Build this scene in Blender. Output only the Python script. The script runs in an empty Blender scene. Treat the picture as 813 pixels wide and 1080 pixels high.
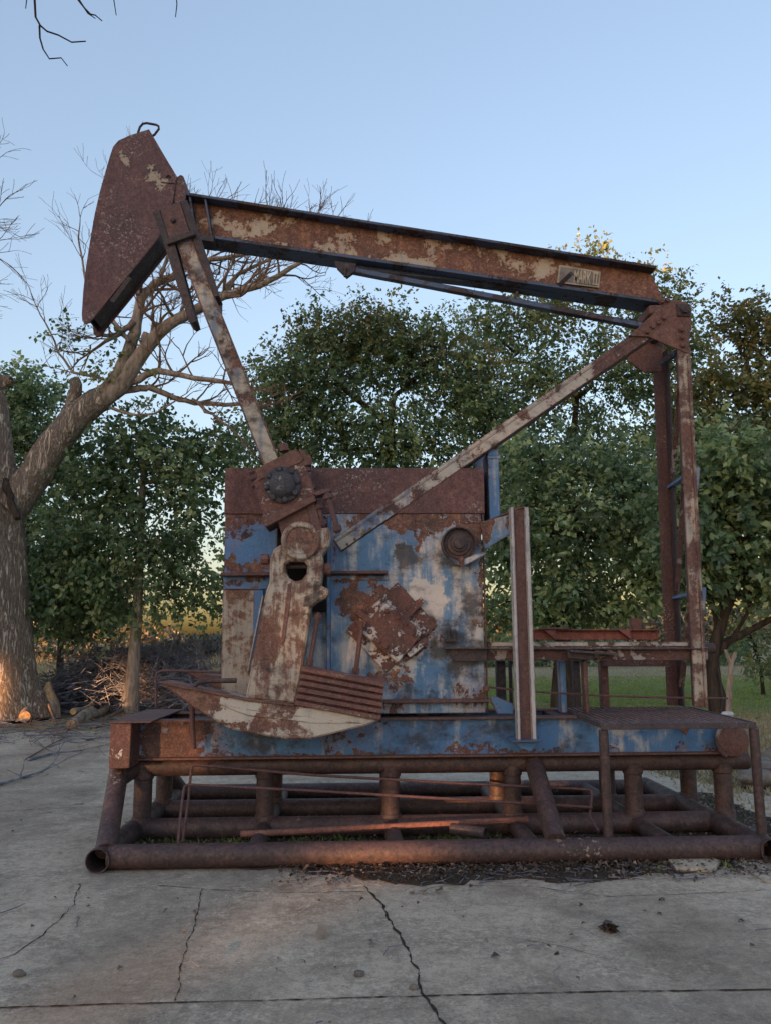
import bpy, bmesh, math, random
import numpy as np
from mathutils import Vector, Matrix

# ------------------------------------------------------------------ scene, camera, sky, sun
scene = bpy.context.scene
col = scene.collection
R = math.radians
CAM = Vector((0.0, 0.0, 1.65))
FPX, PW, PH = 850.0, 813.0, 1080.0
YAW, PITCH, ROLL = R(1.8), R(9.0), R(0.37)
fwd = Vector((math.sin(YAW) * math.cos(PITCH), math.cos(YAW) * math.cos(PITCH), math.sin(PITCH)))
rt0 = Vector((math.cos(YAW), -math.sin(YAW), 0))
up0 = rt0.cross(fwd)
rt = rt0 * math.cos(ROLL) - up0 * math.sin(ROLL)
up = up0 * math.cos(ROLL) + rt0 * math.sin(ROLL)
cam_data = bpy.data.cameras.new("camera")
cam_data.sensor_fit = 'VERTICAL'
cam_data.sensor_height = 24.0
cam_data.lens = 24.0 * FPX / PH
cam_data.clip_start = 0.05
cam_data.clip_end = 3000
cam = bpy.data.objects.new("camera", cam_data)
col.objects.link(cam)
m3 = Matrix((rt, up, -fwd)).transposed()
cam.matrix_world = Matrix.Translation(CAM) @ m3.to_4x4()
scene.camera = cam

SUN_EL, SUN_AZ = R(2.8), R(32)          # low evening sun behind the camera, to its left
to_sun = Vector((-math.sin(SUN_AZ) * math.cos(SUN_EL), -math.cos(SUN_AZ) * math.cos(SUN_EL), math.sin(SUN_EL)))
world = bpy.data.worlds.new("World")
scene.world = world
world.use_nodes = True
wn = world.node_tree.nodes
sky = wn.new('ShaderNodeTexSky')
sky.sky_type = 'NISHITA'
sky.sun_disc = False
sky.sun_elevation = SUN_EL
sky.sun_rotation = math.atan2(to_sun.x, to_sun.y)
sky.altitude = 300
sky.air_density = 1.0
sky.dust_density = 4.0
sky.ozone_density = 1.3
sky_soft = wn.new('ShaderNodeGamma'); sky_soft.inputs[1].default_value = 0.72        # dusk sky, gently evened out
sky_tint = wn.new('ShaderNodeMix'); sky_tint.data_type = 'RGBA'; sky_tint.blend_type = 'MULTIPLY'
sky_tint.inputs[0].default_value = 1.0; sky_tint.inputs[7].default_value = (0.885, 0.89, 1.0, 1)
world.node_tree.links.new(sky.outputs[0], sky_soft.inputs[0])
world.node_tree.links.new(sky_soft.outputs[0], sky_tint.inputs[6])
world.node_tree.links.new(sky_tint.outputs[2], wn['Background'].inputs[0])
wn['Background'].inputs[1].default_value = 0.15
sun_data = bpy.data.lights.new("sun", 'SUN')
sun_data.energy = 3.4
sun_data.angle = R(0.5)
sun_data.color = (1.0, 0.50, 0.22)
sun = bpy.data.objects.new("sun", sun_data)
sun.rotation_euler = (-to_sun).to_track_quat('-Z', 'Y').to_euler()
sun.location = (-10, -10, 20)
col.objects.link(sun)
scene.view_settings.view_transform = 'Standard'
scene.view_settings.look = 'None'
scene.view_settings.exposure = 2.55
scene.view_settings.gamma = 1.0

# ------------------------------------------------------------------ helpers
def at(px, py, Y):
    """point of the photograph (813 x 1080 pixels) at the world depth Y"""
    d = fwd + rt * ((px - PW / 2) / FPX) + up * ((PH / 2 - py) / FPX)
    return CAM + d * (Y / d.y)

def atz(px, py, z=0.0):
    """point of the photograph lying on the level z"""
    d = fwd + rt * ((px - PW / 2) / FPX) + up * ((PH / 2 - py) / FPX)
    return CAM + d * ((z - CAM.z) / d.z)

WO = {}                                   # world origin of everything built
def tag(o, label=None, cat=None, group=None, kind=None):
    if label: o['label'] = label
    if cat: o['category'] = cat
    if group: o['group'] = group
    if kind: o['kind'] = kind
    return o

def thing(name, loc, label, cat, group=None):
    o = bpy.data.objects.new(name, None)
    col.objects.link(o)
    o.empty_display_size = 0.2
    o.location = loc
    WO[o] = Vector(loc)
    return tag(o, label, cat, group)

def link_mesh(name, me, mat, parent=None, smooth=35, bevel=0.0, seg=1):
    n = len(me.vertices)
    co = np.empty(n * 3); me.vertices.foreach_get('co', co); co = co.reshape(-1, 3)
    c = (co.min(0) + co.max(0)) / 2
    if parent is None: c[2] = co[:, 2].min()
    me.vertices.foreach_set('co', (co - c).ravel())
    if smooth:
        me.polygons.foreach_set('use_smooth', np.ones(len(me.polygons), dtype=bool))
        me.set_sharp_from_angle(angle=R(smooth))
    me.update()
    o = bpy.data.objects.new(name, me)
    col.objects.link(o)
    for m in (mat if isinstance(mat, (list, tuple)) else [mat]):
        me.materials.append(m)
    WO[o] = Vector(c)
    if parent is not None:
        o.parent = parent
        o.location = Vector(c) - WO[parent]
    else:
        o.location = c
    if bevel:
        b = o.modifiers.new('edge', 'BEVEL')
        b.width = bevel; b.segments = seg; b.limit_method = 'ANGLE'; b.angle_limit = R(40)
    return o

def frame(d, upv=Vector((0, 0, 1))):
    d = d.normalized()
    s = d.cross(upv)
    if s.length < 1e-4: s = d.cross(Vector((0, 1, 0)))
    s.normalize()
    return d, s, s.cross(d).normalized()

class MB:
    def __init__(self): self.v = []; self.f = []; self.mi = []; self.m = 0
    def add(self, vs, fs):
        b = len(self.v)
        self.v += [Vector(p) for p in vs]
        for q in fs:
            self.f.append([i + b for i in q]); self.mi.append(self.m)
    def box(self, c, s, rot=None):
        c = Vector(c)
        pts = [Vector((x * s[0] / 2, y * s[1] / 2, z * s[2] / 2)) for x in (-1, 1) for y in (-1, 1) for z in (-1, 1)]
        if rot is not None: pts = [rot @ p for p in pts]
        self.add([c + p for p in pts], [(0, 1, 3, 2), (4, 6, 7, 5), (0, 4, 5, 1), (2, 3, 7, 6), (0, 2, 6, 4), (1, 5, 7, 3)])
    def span(self, lo, hi):
        lo, hi = Vector(lo), Vector(hi)
        self.box((lo + hi) / 2, [abs(a) for a in (hi - lo)])
    def profile(self, p0, p1, poly, upv=Vector((0, 0, 1))):
        """sweep a 2D section (side, up) from p0 to p1"""
        p0, p1 = Vector(p0), Vector(p1)
        d, s, u = frame(p1 - p0, upv)
        n = len(poly)
        vs = [p0 + s * a + u * b for a, b in poly] + [p1 + s * a + u * b for a, b in poly]
        fs = [(i, (i + 1) % n, n + (i + 1) % n, n + i) for i in range(n)]
        fs += [tuple(range(n - 1, -1, -1)), tuple(range(n, 2 * n))]
        self.add(vs, fs)
    def bar(self, p0, p1, w, h, upv=Vector((0, 0, 1))):
        self.profile(p0, p1, [(-w/2, -h/2), (w/2, -h/2), (w/2, h/2), (-w/2, h/2)], upv)
    def tube(self, pts, r, n=10, caps=True):
        pts = [Vector(p) for p in pts]
        k = len(pts)
        rs = r if isinstance(r, (list, tuple)) else [r] * k
        vs, fs = [], []
        ref = None
        for i, p in enumerate(pts):
            t = (pts[min(i + 1, k - 1)] - pts[max(i - 1, 0)])
            if t.length < 1e-9: t = Vector((0, 0, 1))
            t.normalize()
            if ref is None:
                ref = t.cross(Vector((0.13, 0.29, 0.95)))
                if ref.length < 1e-3: ref = t.cross(Vector((1, 0, 0)))
            ref = (ref - t * ref.dot(t)).normalized()
            b = t.cross(ref)
            for j in range(n):
                a = 2 * math.pi * j / n
                vs.append(p + (ref * math.cos(a) + b * math.sin(a)) * rs[i])
        for i in range(k - 1):
            for j in range(n):
                fs.append((i*n + j, i*n + (j+1) % n, (i+1)*n + (j+1) % n, (i+1)*n + j))
        if caps:
            fs.append(tuple(range(n - 1, -1, -1))); fs.append(tuple((k-1)*n + j for j in range(n)))
        self.add(vs, fs)
    def pipe(self, p0, p1, r, wall=0.008, n=20):
        """open steel pipe with a wall thickness"""
        p0, p1 = Vector(p0), Vector(p1)
        self.lathe(p0, p1 - p0, [(r - wall, 0), (r, 0), (r, (p1 - p0).length), (r - wall, (p1 - p0).length)], n, closed=True)
    def lathe(self, p, axis, prof, n=24, closed=False):
        d, s, u = frame(Vector(axis))
        p = Vector(p); k = len(prof)
        vs = []
        for rr, h in prof:
            for j in range(n):
                a = 2 * math.pi * j / n
                vs.append(p + d * h + (s * math.cos(a) + u * math.sin(a)) * max(rr, 1e-5))
        fs = []
        for i in range(k if closed else k - 1):
            i2 = (i + 1) % k
            for j in range(n):
                fs.append((i*n + j, i*n + (j+1) % n, i2*n + (j+1) % n, i2*n + j))
        if not closed:
            fs.append(tuple(range(n - 1, -1, -1))); fs.append(tuple((k-1)*n + j for j in range(n)))
        self.add(vs, fs)
    def bolt(self, p, axis, r=0.018, h=0.016):
        """hexagon head on a round washer"""
        d, s, u = frame(Vector(axis)); p = Vector(p)
        self.lathe(p, d, [(r * 1.35, 0), (r * 1.35, 0.005)], 12)
        self.lathe(p + d * 0.004, d, [(r, 0), (r, h), (r * 0.8, h + 0.003)], 6)
    def prism(self, pts, dv):
        n = len(pts); dv = Vector(dv)
        pts = [Vector(p) for p in pts]
        self.add(pts + [p + dv for p in pts], [(i, (i+1) % n, n + (i+1) % n, n + i) for i in range(n)] +
                 [tuple(range(n - 1, -1, -1)), tuple(range(n, 2 * n))])
    def build(self, name, mat, parent=None, smooth=35, bevel=0.0, seg=1):
        me = bpy.data.meshes.new(name)
        me.from_pydata([tuple(v) for v in self.v], [], self.f)
        me.polygons.foreach_set('material_index', self.mi)
        bm = bmesh.new(); bm.from_mesh(me)
        bmesh.ops.recalc_face_normals(bm, faces=bm.faces)
        bm.to_mesh(me); bm.free()
        return link_mesh(name, me, mat, parent, smooth, bevel, seg)

def pxs(lst, Y): return [at(x, y, Y) for x, y in lst]

def circle_px(cx, cy, r, n=24): return [(cx + r * math.cos(2*math.pi*i/n), cy + r * math.sin(2*math.pi*i/n)) for i in range(n)]

def curve_mesh(name, cu):
    o = bpy.data.objects.new(name, cu); col.objects.link(o)
    bpy.context.view_layer.update()
    dg = bpy.context.evaluated_depsgraph_get()
    me = bpy.data.meshes.new_from_object(o.evaluated_get(dg))
    bpy.data.objects.remove(o)
    return me

def plate(name, outlines, Y, t, mat, parent, bev=0.004, smooth=35):
    """flat steel plate facing the camera side (-Y): pixel outlines at depth Y (first the edge, then holes), thickness t behind it"""
    cu = bpy.data.curves.new(name, 'CURVE')
    cu.dimensions = '2D'; cu.fill_mode = 'BOTH'
    for ol in outlines:
        sp = cu.splines.new('POLY'); sp.points.add(len(ol) - 1)
        for i, (x, y) in enumerate(ol):
            p = at(x, y, Y); sp.points[i].co = (p.x, p.z, 0, 1)
        sp.use_cyclic_u = True
    cu.extrude = t / 2 - bev; cu.bevel_depth = bev; cu.offset = -bev; cu.bevel_resolution = 0
    me = curve_mesh(name, cu)
    for v in me.vertices:
        x, y, z = v.co
        v.co = (x, Y + t / 2 - z, y)
    bm = bmesh.new(); bm.from_mesh(me)
    bmesh.ops.remove_doubles(bm, verts=bm.verts, dist=1e-5)
    bmesh.ops.recalc_face_normals(bm, faces=bm.faces)
    bm.to_mesh(me); bm.free()
    me.materials.clear()
    return link_mesh(name, me, mat, parent, smooth)

# ------------------------------------------------------------------ materials
class NT:
    def __init__(self, name):
        self.mat = bpy.data.materials.new(name); self.mat.use_nodes = True
        self.t = self.mat.node_tree; self.n = self.t.nodes
        self.bsdf = self.n['Principled BSDF']
        self.pos = self.n.new('ShaderNodeNewGeometry').outputs['Position']
    def link(self, a, b): self.t.links.new(a, b)
    def put(self, sock, v):
        if hasattr(v, 'links'): self.link(v, sock)
        elif isinstance(v, (tuple, list)) and len(v) == 3 and sock.type == 'RGBA': sock.default_value = (*v, 1)
        else: sock.default_value = v
    def math(self, op, a, b=0.0, clamp=False):
        x = self.n.new('ShaderNodeMath'); x.operation = op; x.use_clamp = clamp
        self.put(x.inputs[0], a); self.put(x.inputs[1], b); return x.outputs[0]
    def scaled(self, s, off=(0, 0, 0), src=None):
        x = self.n.new('ShaderNodeMapping'); self.link(src or self.pos, x.inputs[0])
        x.inputs['Scale'].default_value = s if isinstance(s, (tuple, list)) else (s, s, s)
        x.inputs['Location'].default_value = off
        return x.outputs[0]
    def noise(self, s, detail=6, rough=0.6, off=(0, 0, 0), dist=0.0, color=False):
        x = self.n.new('ShaderNodeTexNoise'); self.link(self.scaled(s, off), x.inputs['Vector'])
        x.inputs['Scale'].default_value = 1; x.inputs['Detail'].default_value = detail
        x.inputs['Roughness'].default_value = rough; x.inputs['Distortion'].default_value = dist
        return x.outputs['Color' if color else 'Fac']
    def voro(self, s, feature='F1', off=(0, 0, 0), out='Distance'):
        x = self.n.new('ShaderNodeTexVoronoi'); self.link(self.scaled(s, off), x.inputs['Vector'])
        x.feature = feature; x.inputs['Scale'].default_value = 1
        return x.outputs[out]
    def step(self, v, lo, hi, a=0.0, b=1.0, smooth=True):
        x = self.n.new('ShaderNodeMapRange'); x.interpolation_type = 'SMOOTHSTEP' if smooth else 'LINEAR'
        self.put(x.inputs[0], v); x.inputs[1].default_value = lo; x.inputs[2].default_value = hi
        x.inputs[3].default_value = a; x.inputs[4].default_value = b; return x.outputs[0]
    def ramp(self, v, stops, interp='LINEAR'):
        x = self.n.new('ShaderNodeValToRGB'); self.put(x.inputs[0], v); e = x.color_ramp
        e.interpolation = interp
        while len(e.elements) < len(stops): e.elements.new(0.5)
        for el, (p, c) in zip(e.elements, stops):
            el.position = p; el.color = (*c, 1)
        return x.outputs[0]
    def mix(self, f, a, b, mode='MIX'):
        x = self.n.new('ShaderNodeMix'); x.data_type = 'RGBA'; x.blend_type = mode
        self.put(x.inputs[0], f); self.put(x.inputs[6], a); self.put(x.inputs[7], b); return x.outputs[2]
    def bump(self, h, dist, strength=1.0, prev=None):
        x = self.n.new('ShaderNodeBump'); x.inputs['Strength'].default_value = strength
        x.inputs['Distance'].default_value = dist
        self.put(x.inputs['Height'], h)
        if prev is not None: self.link(prev, x.inputs['Normal'])
        return x.outputs[0]
    def done(self, color, rough=0.8, normal=None, metal=0.0, spec=0.3):
        b = self.bsdf
        self.put(b.inputs['Base Color'], color); self.put(b.inputs['Roughness'], rough)
        self.put(b.inputs['Metallic'], metal); b.inputs['Specular IOR Level'].default_value = spec
        if normal is not None: self.link(normal, b.inputs['Normal'])
        return self.mat
    def blob(self, c, r, soft=0.6):
        """1 near the world point c, 0 beyond radius r (r may be an (x, z) pair), with a ragged rim"""
        rx, rz = r if isinstance(r, (tuple, list)) else (r, r)
        v = self.n.new('ShaderNodeVectorMath'); v.operation = 'SUBTRACT'
        if not hasattr(self, 'wpos'):                       # ragged outlines: wander the lookup point
            n_ = self.noise(5.5, 5, 0.68, (3.1, 7.7, 1.2), color=True)
            a_ = self.n.new('ShaderNodeVectorMath'); a_.operation = 'MULTIPLY_ADD'
            self.link(n_, a_.inputs[0]); a_.inputs[1].default_value = (0.62, 0.0, 0.62); self.link(self.pos, a_.inputs[2]); self.wpos = a_.outputs[0]
            self.woff = (0.31, 0.0, 0.31)
        self.link(self.wpos, v.inputs[0]); v.inputs[1].default_value = (c[0] + self.woff[0], c[1], c[2] + self.woff[2])
        w = self.n.new('ShaderNodeVectorMath'); w.operation = 'MULTIPLY'
        self.link(v.outputs[0], w.inputs[0]); w.inputs[1].default_value = (1 / rx, 0.35 / rx, 1 / rz)
        l = self.n.new('ShaderNodeVectorMath'); l.operation = 'LENGTH'; self.link(w.outputs[0], l.inputs[0])
        return self.step(l.outputs['Value'], soft * 0.4, 1.0, 1.0, 0.0)

RUST = ((0.055, 0.028, 0.024), (0.115, 0.050, 0.037), (0.21, 0.095, 0.05))
def patina(name, rust=RUST, paint=None, cover=0.5, fade=None, fade_cover=0.3, soot=0.0, flecks=0.0, fleck_col=(0.42, 0.36, 0.27),
           scale=3.0, seed=0.0, blobs=(), stain=0.5, rough=0.66, grain=1.0, streak=1.0, worn=0.0, drip=0.0):
    """old steel: rust below, a coat of paint that has flaked off, a faded top of that coat, and soot or grease marks"""
    k = NT(name); o = (seed * 3.7, seed * 1.9, seed * 2.3)
    rust = [(c[0] * 1.12, c[1] * 1.28, c[2] * 1.62) for c in rust]
    n1 = k.noise(scale, 8, 0.62, o, 0.3)
    n2 = k.noise(scale * 7, 6, 0.7, (o[1], o[2], o[0]))
    n3 = k.noise((scale * 2.6, scale * 2.6, scale * (0.5 if streak else 2.2)), 6, 0.65, (o[2], o[0], 4.1))
    nf = k.noise(70, 5, 0.7, o)
    nr = k.noise(scale * 0.9, 5, 0.6, (o[2], 6.1, o[1])); ns = k.noise(scale * 24, 5, 0.72, (o[0], o[2], 2.9))
    rustc = k.ramp(k.math('ADD', k.math('MULTIPLY', n2, 0.6), k.math('MULTIPLY', n3, 0.4)), [(0.36, rust[0]), (0.5, rust[1]), (0.62, rust[2])])
    rustc = k.mix(k.step(nr, 0.34, 0.56, 0.6, 0), rustc, k.mix(0.35, rust[0], (0.075, 0.055, 0.058)))        # older, plum coloured scale in large areas
    rustc = k.mix(k.step(ns, 0.53, 0.63, 0, 0.6), rustc, tuple(c * 0.5 for c in rust[0]))                    # pits
    rustc = k.mix(k.step(ns, 0.46, 0.38, 0, 0.35), rustc, tuple(min(1, c * 1.5 + 0.02) for c in rust[2]))     # brighter crumbs
    rustc = k.mix(k.step(nf, 0.4, 0.7, 0, 0.3), rustc, tuple(c * 0.55 for c in rust[0]))
    chan = {'rust': [], 'paint': [], 'fade': [], 'soot': []}
    for ch, x, y, Y, r, s in blobs:
        chan[ch].append(k.math('MULTIPLY', k.blob(at(x, y, Y), r), s))
    def total(base, chs, sign=1):
        for b in chs: base = k.math('ADD' if sign > 0 else 'SUBTRACT', base, b)
        return base
    colr, height = rustc, k.math('MULTIPLY', nf, 0.5 * grain)
    roughv = k.step(n2, 0.3, 0.7, rough + 0.12, rough - 0.05)
    if paint is not None:
        n4 = k.noise(scale * 17, 5, 0.75, (o[2], o[1], 1.3))
        src = k.math('ADD', k.math('ADD', k.math('MULTIPLY', n1, 0.60), k.math('MULTIPLY', n2, 0.26)), k.math('MULTIPLY', n4, 0.14))
        if drip:
            nd = k.noise((scale * 4.2, scale * 4.2, scale * 0.45), 7, 0.68, (o[0], o[2], 8.8))
            src = k.math('ADD', k.math('MULTIPLY', src, 1 - drip), k.math('MULTIPLY', nd, drip))
        bv = k.n.new('ShaderNodeBevel'); bv.samples = 4; bv.inputs['Radius'].default_value = 0.012
        gn = k.n.new('ShaderNodeNewGeometry'); dt_ = k.n.new('ShaderNodeVectorMath'); dt_.operation = 'DOT_PRODUCT'
        k.link(bv.outputs[0], dt_.inputs[0]); k.link(gn.outputs['Normal'], dt_.inputs[1])
        src = k.math('SUBTRACT', src, k.step(dt_.outputs['Value'], 0.93, 0.995, 0.17, 0.0))                     # paint goes first along edges
        src = total(total(src, chan['paint']), chan['rust'], -1)
        t = 0.5 + (0.5 - cover) * 0.42
        mask = k.step(src, t - 0.006 - worn, t + 0.012 + worn)
        halo = k.math('MULTIPLY', k.step(src, t - 0.01, t + 0.075, 1, 0), k.step(n2, 0.35, 0.6))
        pc = paint
        if fade is not None:
            fs = total(k.math('ADD', k.math('MULTIPLY', n3, 0.65), k.math('MULTIPLY', k.noise(scale * 1.7, 7, 0.66, (7.7, o[0], o[2])), 0.35)), chan['fade'])
            ft = 0.5 + (0.5 - fade_cover) * 0.42
            pc = k.mix(k.step(fs, ft - 0.05, ft + 0.11), pc, fade)
        pc = k.mix(k.step(nf, 0.3, 0.75, 0.0, 0.25), pc, tuple(c * 0.45 for c in (paint if not hasattr(paint, 'links') else (0.1,) * 3)))
        pc = k.mix(k.math('MULTIPLY', halo, stain), pc, rust[2])
        colr = k.mix(mask, rustc, pc)
        rim = k.math('MULTIPLY', k.step(src, t - 0.035, t - 0.004), k.math('SUBTRACT', 1.0, mask))
        colr = k.mix(k.math('MULTIPLY', rim, 0.55), colr, tuple(c * 0.4 for c in rust[0]))        # dark raised scale along the paint edge
        height = k.math('ADD', k.math('SUBTRACT', height, k.math('MULTIPLY', k.step(ns, 0.5, 0.62), 0.4)), k.math('MULTIPLY', mask, 0.9))
        roughv = k.mix(mask, roughv, (rough - 0.2,) * 3)
    if flecks:
        fl = k.math('MULTIPLY', k.step(k.noise(scale * 14, 4, 0.75, (o[0], 9.0, o[1])), 0.56, 0.60),
                    k.step(k.noise(scale * 1.1, 3, 0.5, (2.2, o[1], 5.0)), 0.62 - 0.3 * flecks, 0.82 - 0.3 * flecks))
        colr = k.mix(fl, colr, fleck_col); height = k.math('ADD', height, k.math('MULTIPLY', fl, 0.5))
    if soot or chan['soot']:
        ss = total(k.math('ADD', k.math('MULTIPLY', k.noise((scale * 1.2, scale * 1.2, scale * 2.0), 6, 0.62, (o[1], 3.3, o[0])), 0.8), k.math('MULTIPLY', n2, 0.2)), chan['soot'])
        st = 0.5 + (0.5 - soot) * 0.42
        colr = k.mix(k.step(ss, st - 0.05, st + 0.16, 0, 0.86), colr, (0.020, 0.020, 0.024))
    nb = k.bump(height, 0.0035, 0.8)
    nb = k.bump(k.noise(4.5, 3, 0.5, o), 0.03, 0.5, nb)          # plates are never quite flat
    return k.done(colr, roughv, nb, spec=0.5)
# ------------------------------------------------------------------ depths of the machine (metres in front of the camera)
Y_CRANK, Y_PANEL, Y_SKID = 6.60, 7.10, 7.02
BLUE = (0.075, 0.16, 0.36); WHITE = (0.44, 0.43, 0.42); CREAM = (0.46, 0.40, 0.31); PALEBLUE = (0.20, 0.29, 0.42)
BROWN = ((0.060, 0.030, 0.027), (0.115, 0.052, 0.042), (0.17, 0.075, 0.050))
ORANGE = ((0.085, 0.037, 0.025), (0.175, 0.074, 0.042), (0.30, 0.145, 0.078))
Yp = Y_PANEL
M = {}
M['head'] = patina('rusty_head_steel', ((0.075, 0.038, 0.035), (0.115, 0.052, 0.044), (0.16, 0.066, 0.05)), flecks=0.48, scale=2.6, seed=1, fleck_col=(0.34, 0.27, 0.22),
                   paint=(0.40, 0.34, 0.26), cover=0.10, blobs=[('paint', 137, 165, 7.6, 0.17, 0.14), ('paint', 165, 190, 7.6, (0.13, 0.25), 0.17), ('paint', 105, 265, 7.6, (0.12, 0.4), 0.07)])
M['beam'] = patina('beam_steel', ((0.08, 0.035, 0.026), (0.19, 0.075, 0.042), (0.38, 0.165, 0.07)), paint=(0.50, 0.42, 0.33), cover=0.43, fade=(0.15, 0.21, 0.31), fade_cover=0.30, soot=0.22, scale=3.4, seed=2, stain=1.0, worn=0.012,
                   blobs=[('paint', 260, 240, 7.75, (0.5, 0.10), 0.07), ('paint', 420, 275, 7.75, (0.7, 0.10), 0.07), ('paint', 560, 285, 7.75, (0.4, 0.15), 0.09), ('rust', 660, 300, 7.75, 0.6, 0.3), ('rust', 280, 252, 7.75, (0.5, 0.07), 0.2)])
M['flange'] = patina('dark_blue_flange_steel', ((0.030, 0.024, 0.024), (0.055, 0.035, 0.032), (0.11, 0.055, 0.04)), paint=(0.06, 0.10, 0.19), cover=0.55, soot=0.35, scale=3.0, seed=3, stain=0.3)
M['dark'] = patina('greasy_dark_steel', ((0.022, 0.018, 0.018), (0.042, 0.030, 0.028), (0.10, 0.05, 0.036)), soot=0.25, scale=4, seed=4)
M['pitman'] = patina('worn_pitman_steel', ORANGE, paint=(0.46, 0.42, 0.35), cover=0.60, fade=(0.17, 0.23, 0.32), fade_cover=0.48, soot=0.54, scale=4.6, seed=5, stain=0.9, streak=1, worn=0.02)
M['crank'] = patina('crank_casting', ORANGE, paint=(0.50, 0.44, 0.36), cover=0.57, fade=(0.36, 0.36, 0.36), fade_cover=0.42, soot=0.36, scale=7.5, seed=6, stain=1.0, worn=0.05, drip=0.28,
                    blobs=[('soot', 332, 640, 6.6, (0.10, 0.25), 0.16), ('rust', 280, 680, 6.6, (0.14, 0.35), 0.10), ('rust', 318, 565, 6.6, 0.17, 0.14)])
M['weight'] = patina('counterweight_casting', ORANGE, paint=(0.54, 0.50, 0.44), cover=0.56, fade=(0.34, 0.36, 0.38), fade_cover=0.4, scale=2.8, seed=7, stain=0.9, worn=0.035, soot=0.08,
                     blobs=[('rust', 195, 727, 6.55, 0.40, 0.35), ('paint', 350, 755, 6.55, (0.5, 0.12), 0.25), ('paint', 250, 745, 6.55, (0.3, 0.06), 0.10), ('rust', 265, 764, 6.55, (0.30, 0.06), 0.20)])
M['ribbed'] = patina('ribbed_rust', ((0.09, 0.036, 0.028), (0.15, 0.06, 0.043), (0.23, 0.10, 0.06)), flecks=0.5, scale=3.5, seed=8, fleck_col=(0.42, 0.40, 0.36))
M['panel'] = patina('flaked_blue_panel', ((0.065, 0.030, 0.022), (0.15, 0.06, 0.036), (0.32, 0.145, 0.065)), paint=(0.080, 0.205, 0.385), cover=0.66, fade=(0.50, 0.51, 0.515), fade_cover=0.52, soot=0.42, scale=3.0, seed=9, stain=0.9, worn=0.006, drip=0.2,
                    blobs=[('rust', 415, 660, Yp, 0.40, 0.34), ('rust', 372, 640, Yp, (0.12, 0.30), 0.16), ('rust', 430, 548, Yp, (0.85, 0.13), 0.22), ('rust', 500, 553, Yp, (0.16, 0.22), 0.30), ('rust', 450, 568, Yp, 0.08, 0.22), ('rust', 508, 620, Yp, (0.05, 0.5), 0.16),
                           ('rust', 410, 715, Yp, (0.3, 0.1), 0.2), ('rust', 375, 612, Yp, (0.30, 0.05), 0.15),
                           ('soot', 428, 585, Yp, (0.24, 0.13), 0.22), ('soot', 480, 595, Yp, 0.24, 0.12), ('soot', 490, 690, Yp, (0.32, 0.36), 0.17), ('soot', 500, 640, Yp, (0.14, 0.3), 0.13), ('soot', 440, 735, Yp, (0.5, 0.14), 0.12), ('soot', 395, 600, Yp, (0.16, 0.12), 0.12), ('soot', 470, 665, Yp, (0.12, 0.2), 0.08),
                           ('fade', 455, 628, Yp, (0.20, 0.17), 0.26), ('fade', 437, 690, Yp, (0.14, 0.25), 0.16), ('paint', 470, 625, Yp, (0.40, 0.50), 0.16), ('paint', 385, 575, Yp, (0.3, 0.2), 0.12)])
M['panel_side'] = patina('blue_side_panel', ((0.07, 0.032, 0.025), (0.14, 0.058, 0.04), (0.26, 0.12, 0.06)), paint=(0.06, 0.19, 0.43), cover=0.62, fade=(0.13, 0.23, 0.42), fade_cover=0.3, soot=0.12, scale=3.0, seed=10, stain=0.6,
                         blobs=[('rust', 262, 545, Yp, (0.5, 0.07), 0.35), ('rust', 262, 598, Yp, (0.5, 0.06), 0.35), ('rust', 242, 590, Yp, 0.12, 0.2), ('paint', 272, 575, Yp, (0.22, 0.16), 0.2), ('paint', 280, 660, Yp, (0.10, 0.7), 0.2), ('soot', 262, 557, Yp, (0.2, 0.06), 0.16)])
M['panel_low'] = patina('streaked_pale_panel', ORANGE, paint=(0.42, 0.38, 0.32), cover=0.58, fade=(0.29, 0.29, 0.28), fade_cover=0.45, soot=0.22, scale=5.5, seed=11, stain=1.0, worn=0.04, drip=0.22)
M['cover'] = patina('rust_band', ((0.065, 0.030, 0.027), (0.115, 0.047, 0.038), (0.18, 0.075, 0.05)), soot=0.12, flecks=0.35, scale=2.4, seed=12, paint=(0.30, 0.31, 0.38), cover=0.06, fleck_col=(0.36, 0.32, 0.29))
M['hatch'] = patina('flaking_cover_plate', ((0.055, 0.024, 0.020), (0.12, 0.048, 0.034), (0.20, 0.085, 0.05)), paint=(0.54, 0.55, 0.56), cover=0.44, fade=(0.12, 0.21, 0.40), fade_cover=0.30, scale=7, seed=13, soot=0.24)
M['skid'] = patina('blue_skid_beam', ((0.06, 0.030, 0.026), (0.13, 0.056, 0.038), (0.24, 0.11, 0.06)), paint=(0.065, 0.19, 0.40), cover=0.70, fade=(0.46, 0.48, 0.49), fade_cover=0.36, soot=0.36, scale=2.5, seed=14, stain=0.8,
                   blobs=[('rust', 175, 780, Y_SKID, (0.4, 0.3), 0.15), ('soot', 470, 772, Y_SKID, (0.9, 0.25), 0.08), ('soot', 265, 776, Y_SKID, (1.0, 0.22), 0.17), ('rust', 215, 772, Y_SKID, (0.35, 0.3), 0.08), ('paint', 650, 775, Y_SKID, (1.1, 0.3), 0.17), ('fade', 655, 768, Y_SKID, (0.5, 0.12), 0.07), ('rust', 450, 798, Y_SKID, (4.5, 0.055), 0.13)])
M['blue'] = patina('blue_column_paint', ((0.06, 0.030, 0.026), (0.12, 0.05, 0.036), (0.22, 0.10, 0.055)), paint=(0.075, 0.20, 0.41), cover=0.72, fade=(0.40, 0.41, 0.42), fade_cover=0.42, soot=0.2, scale=4.5, seed=15)
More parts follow.
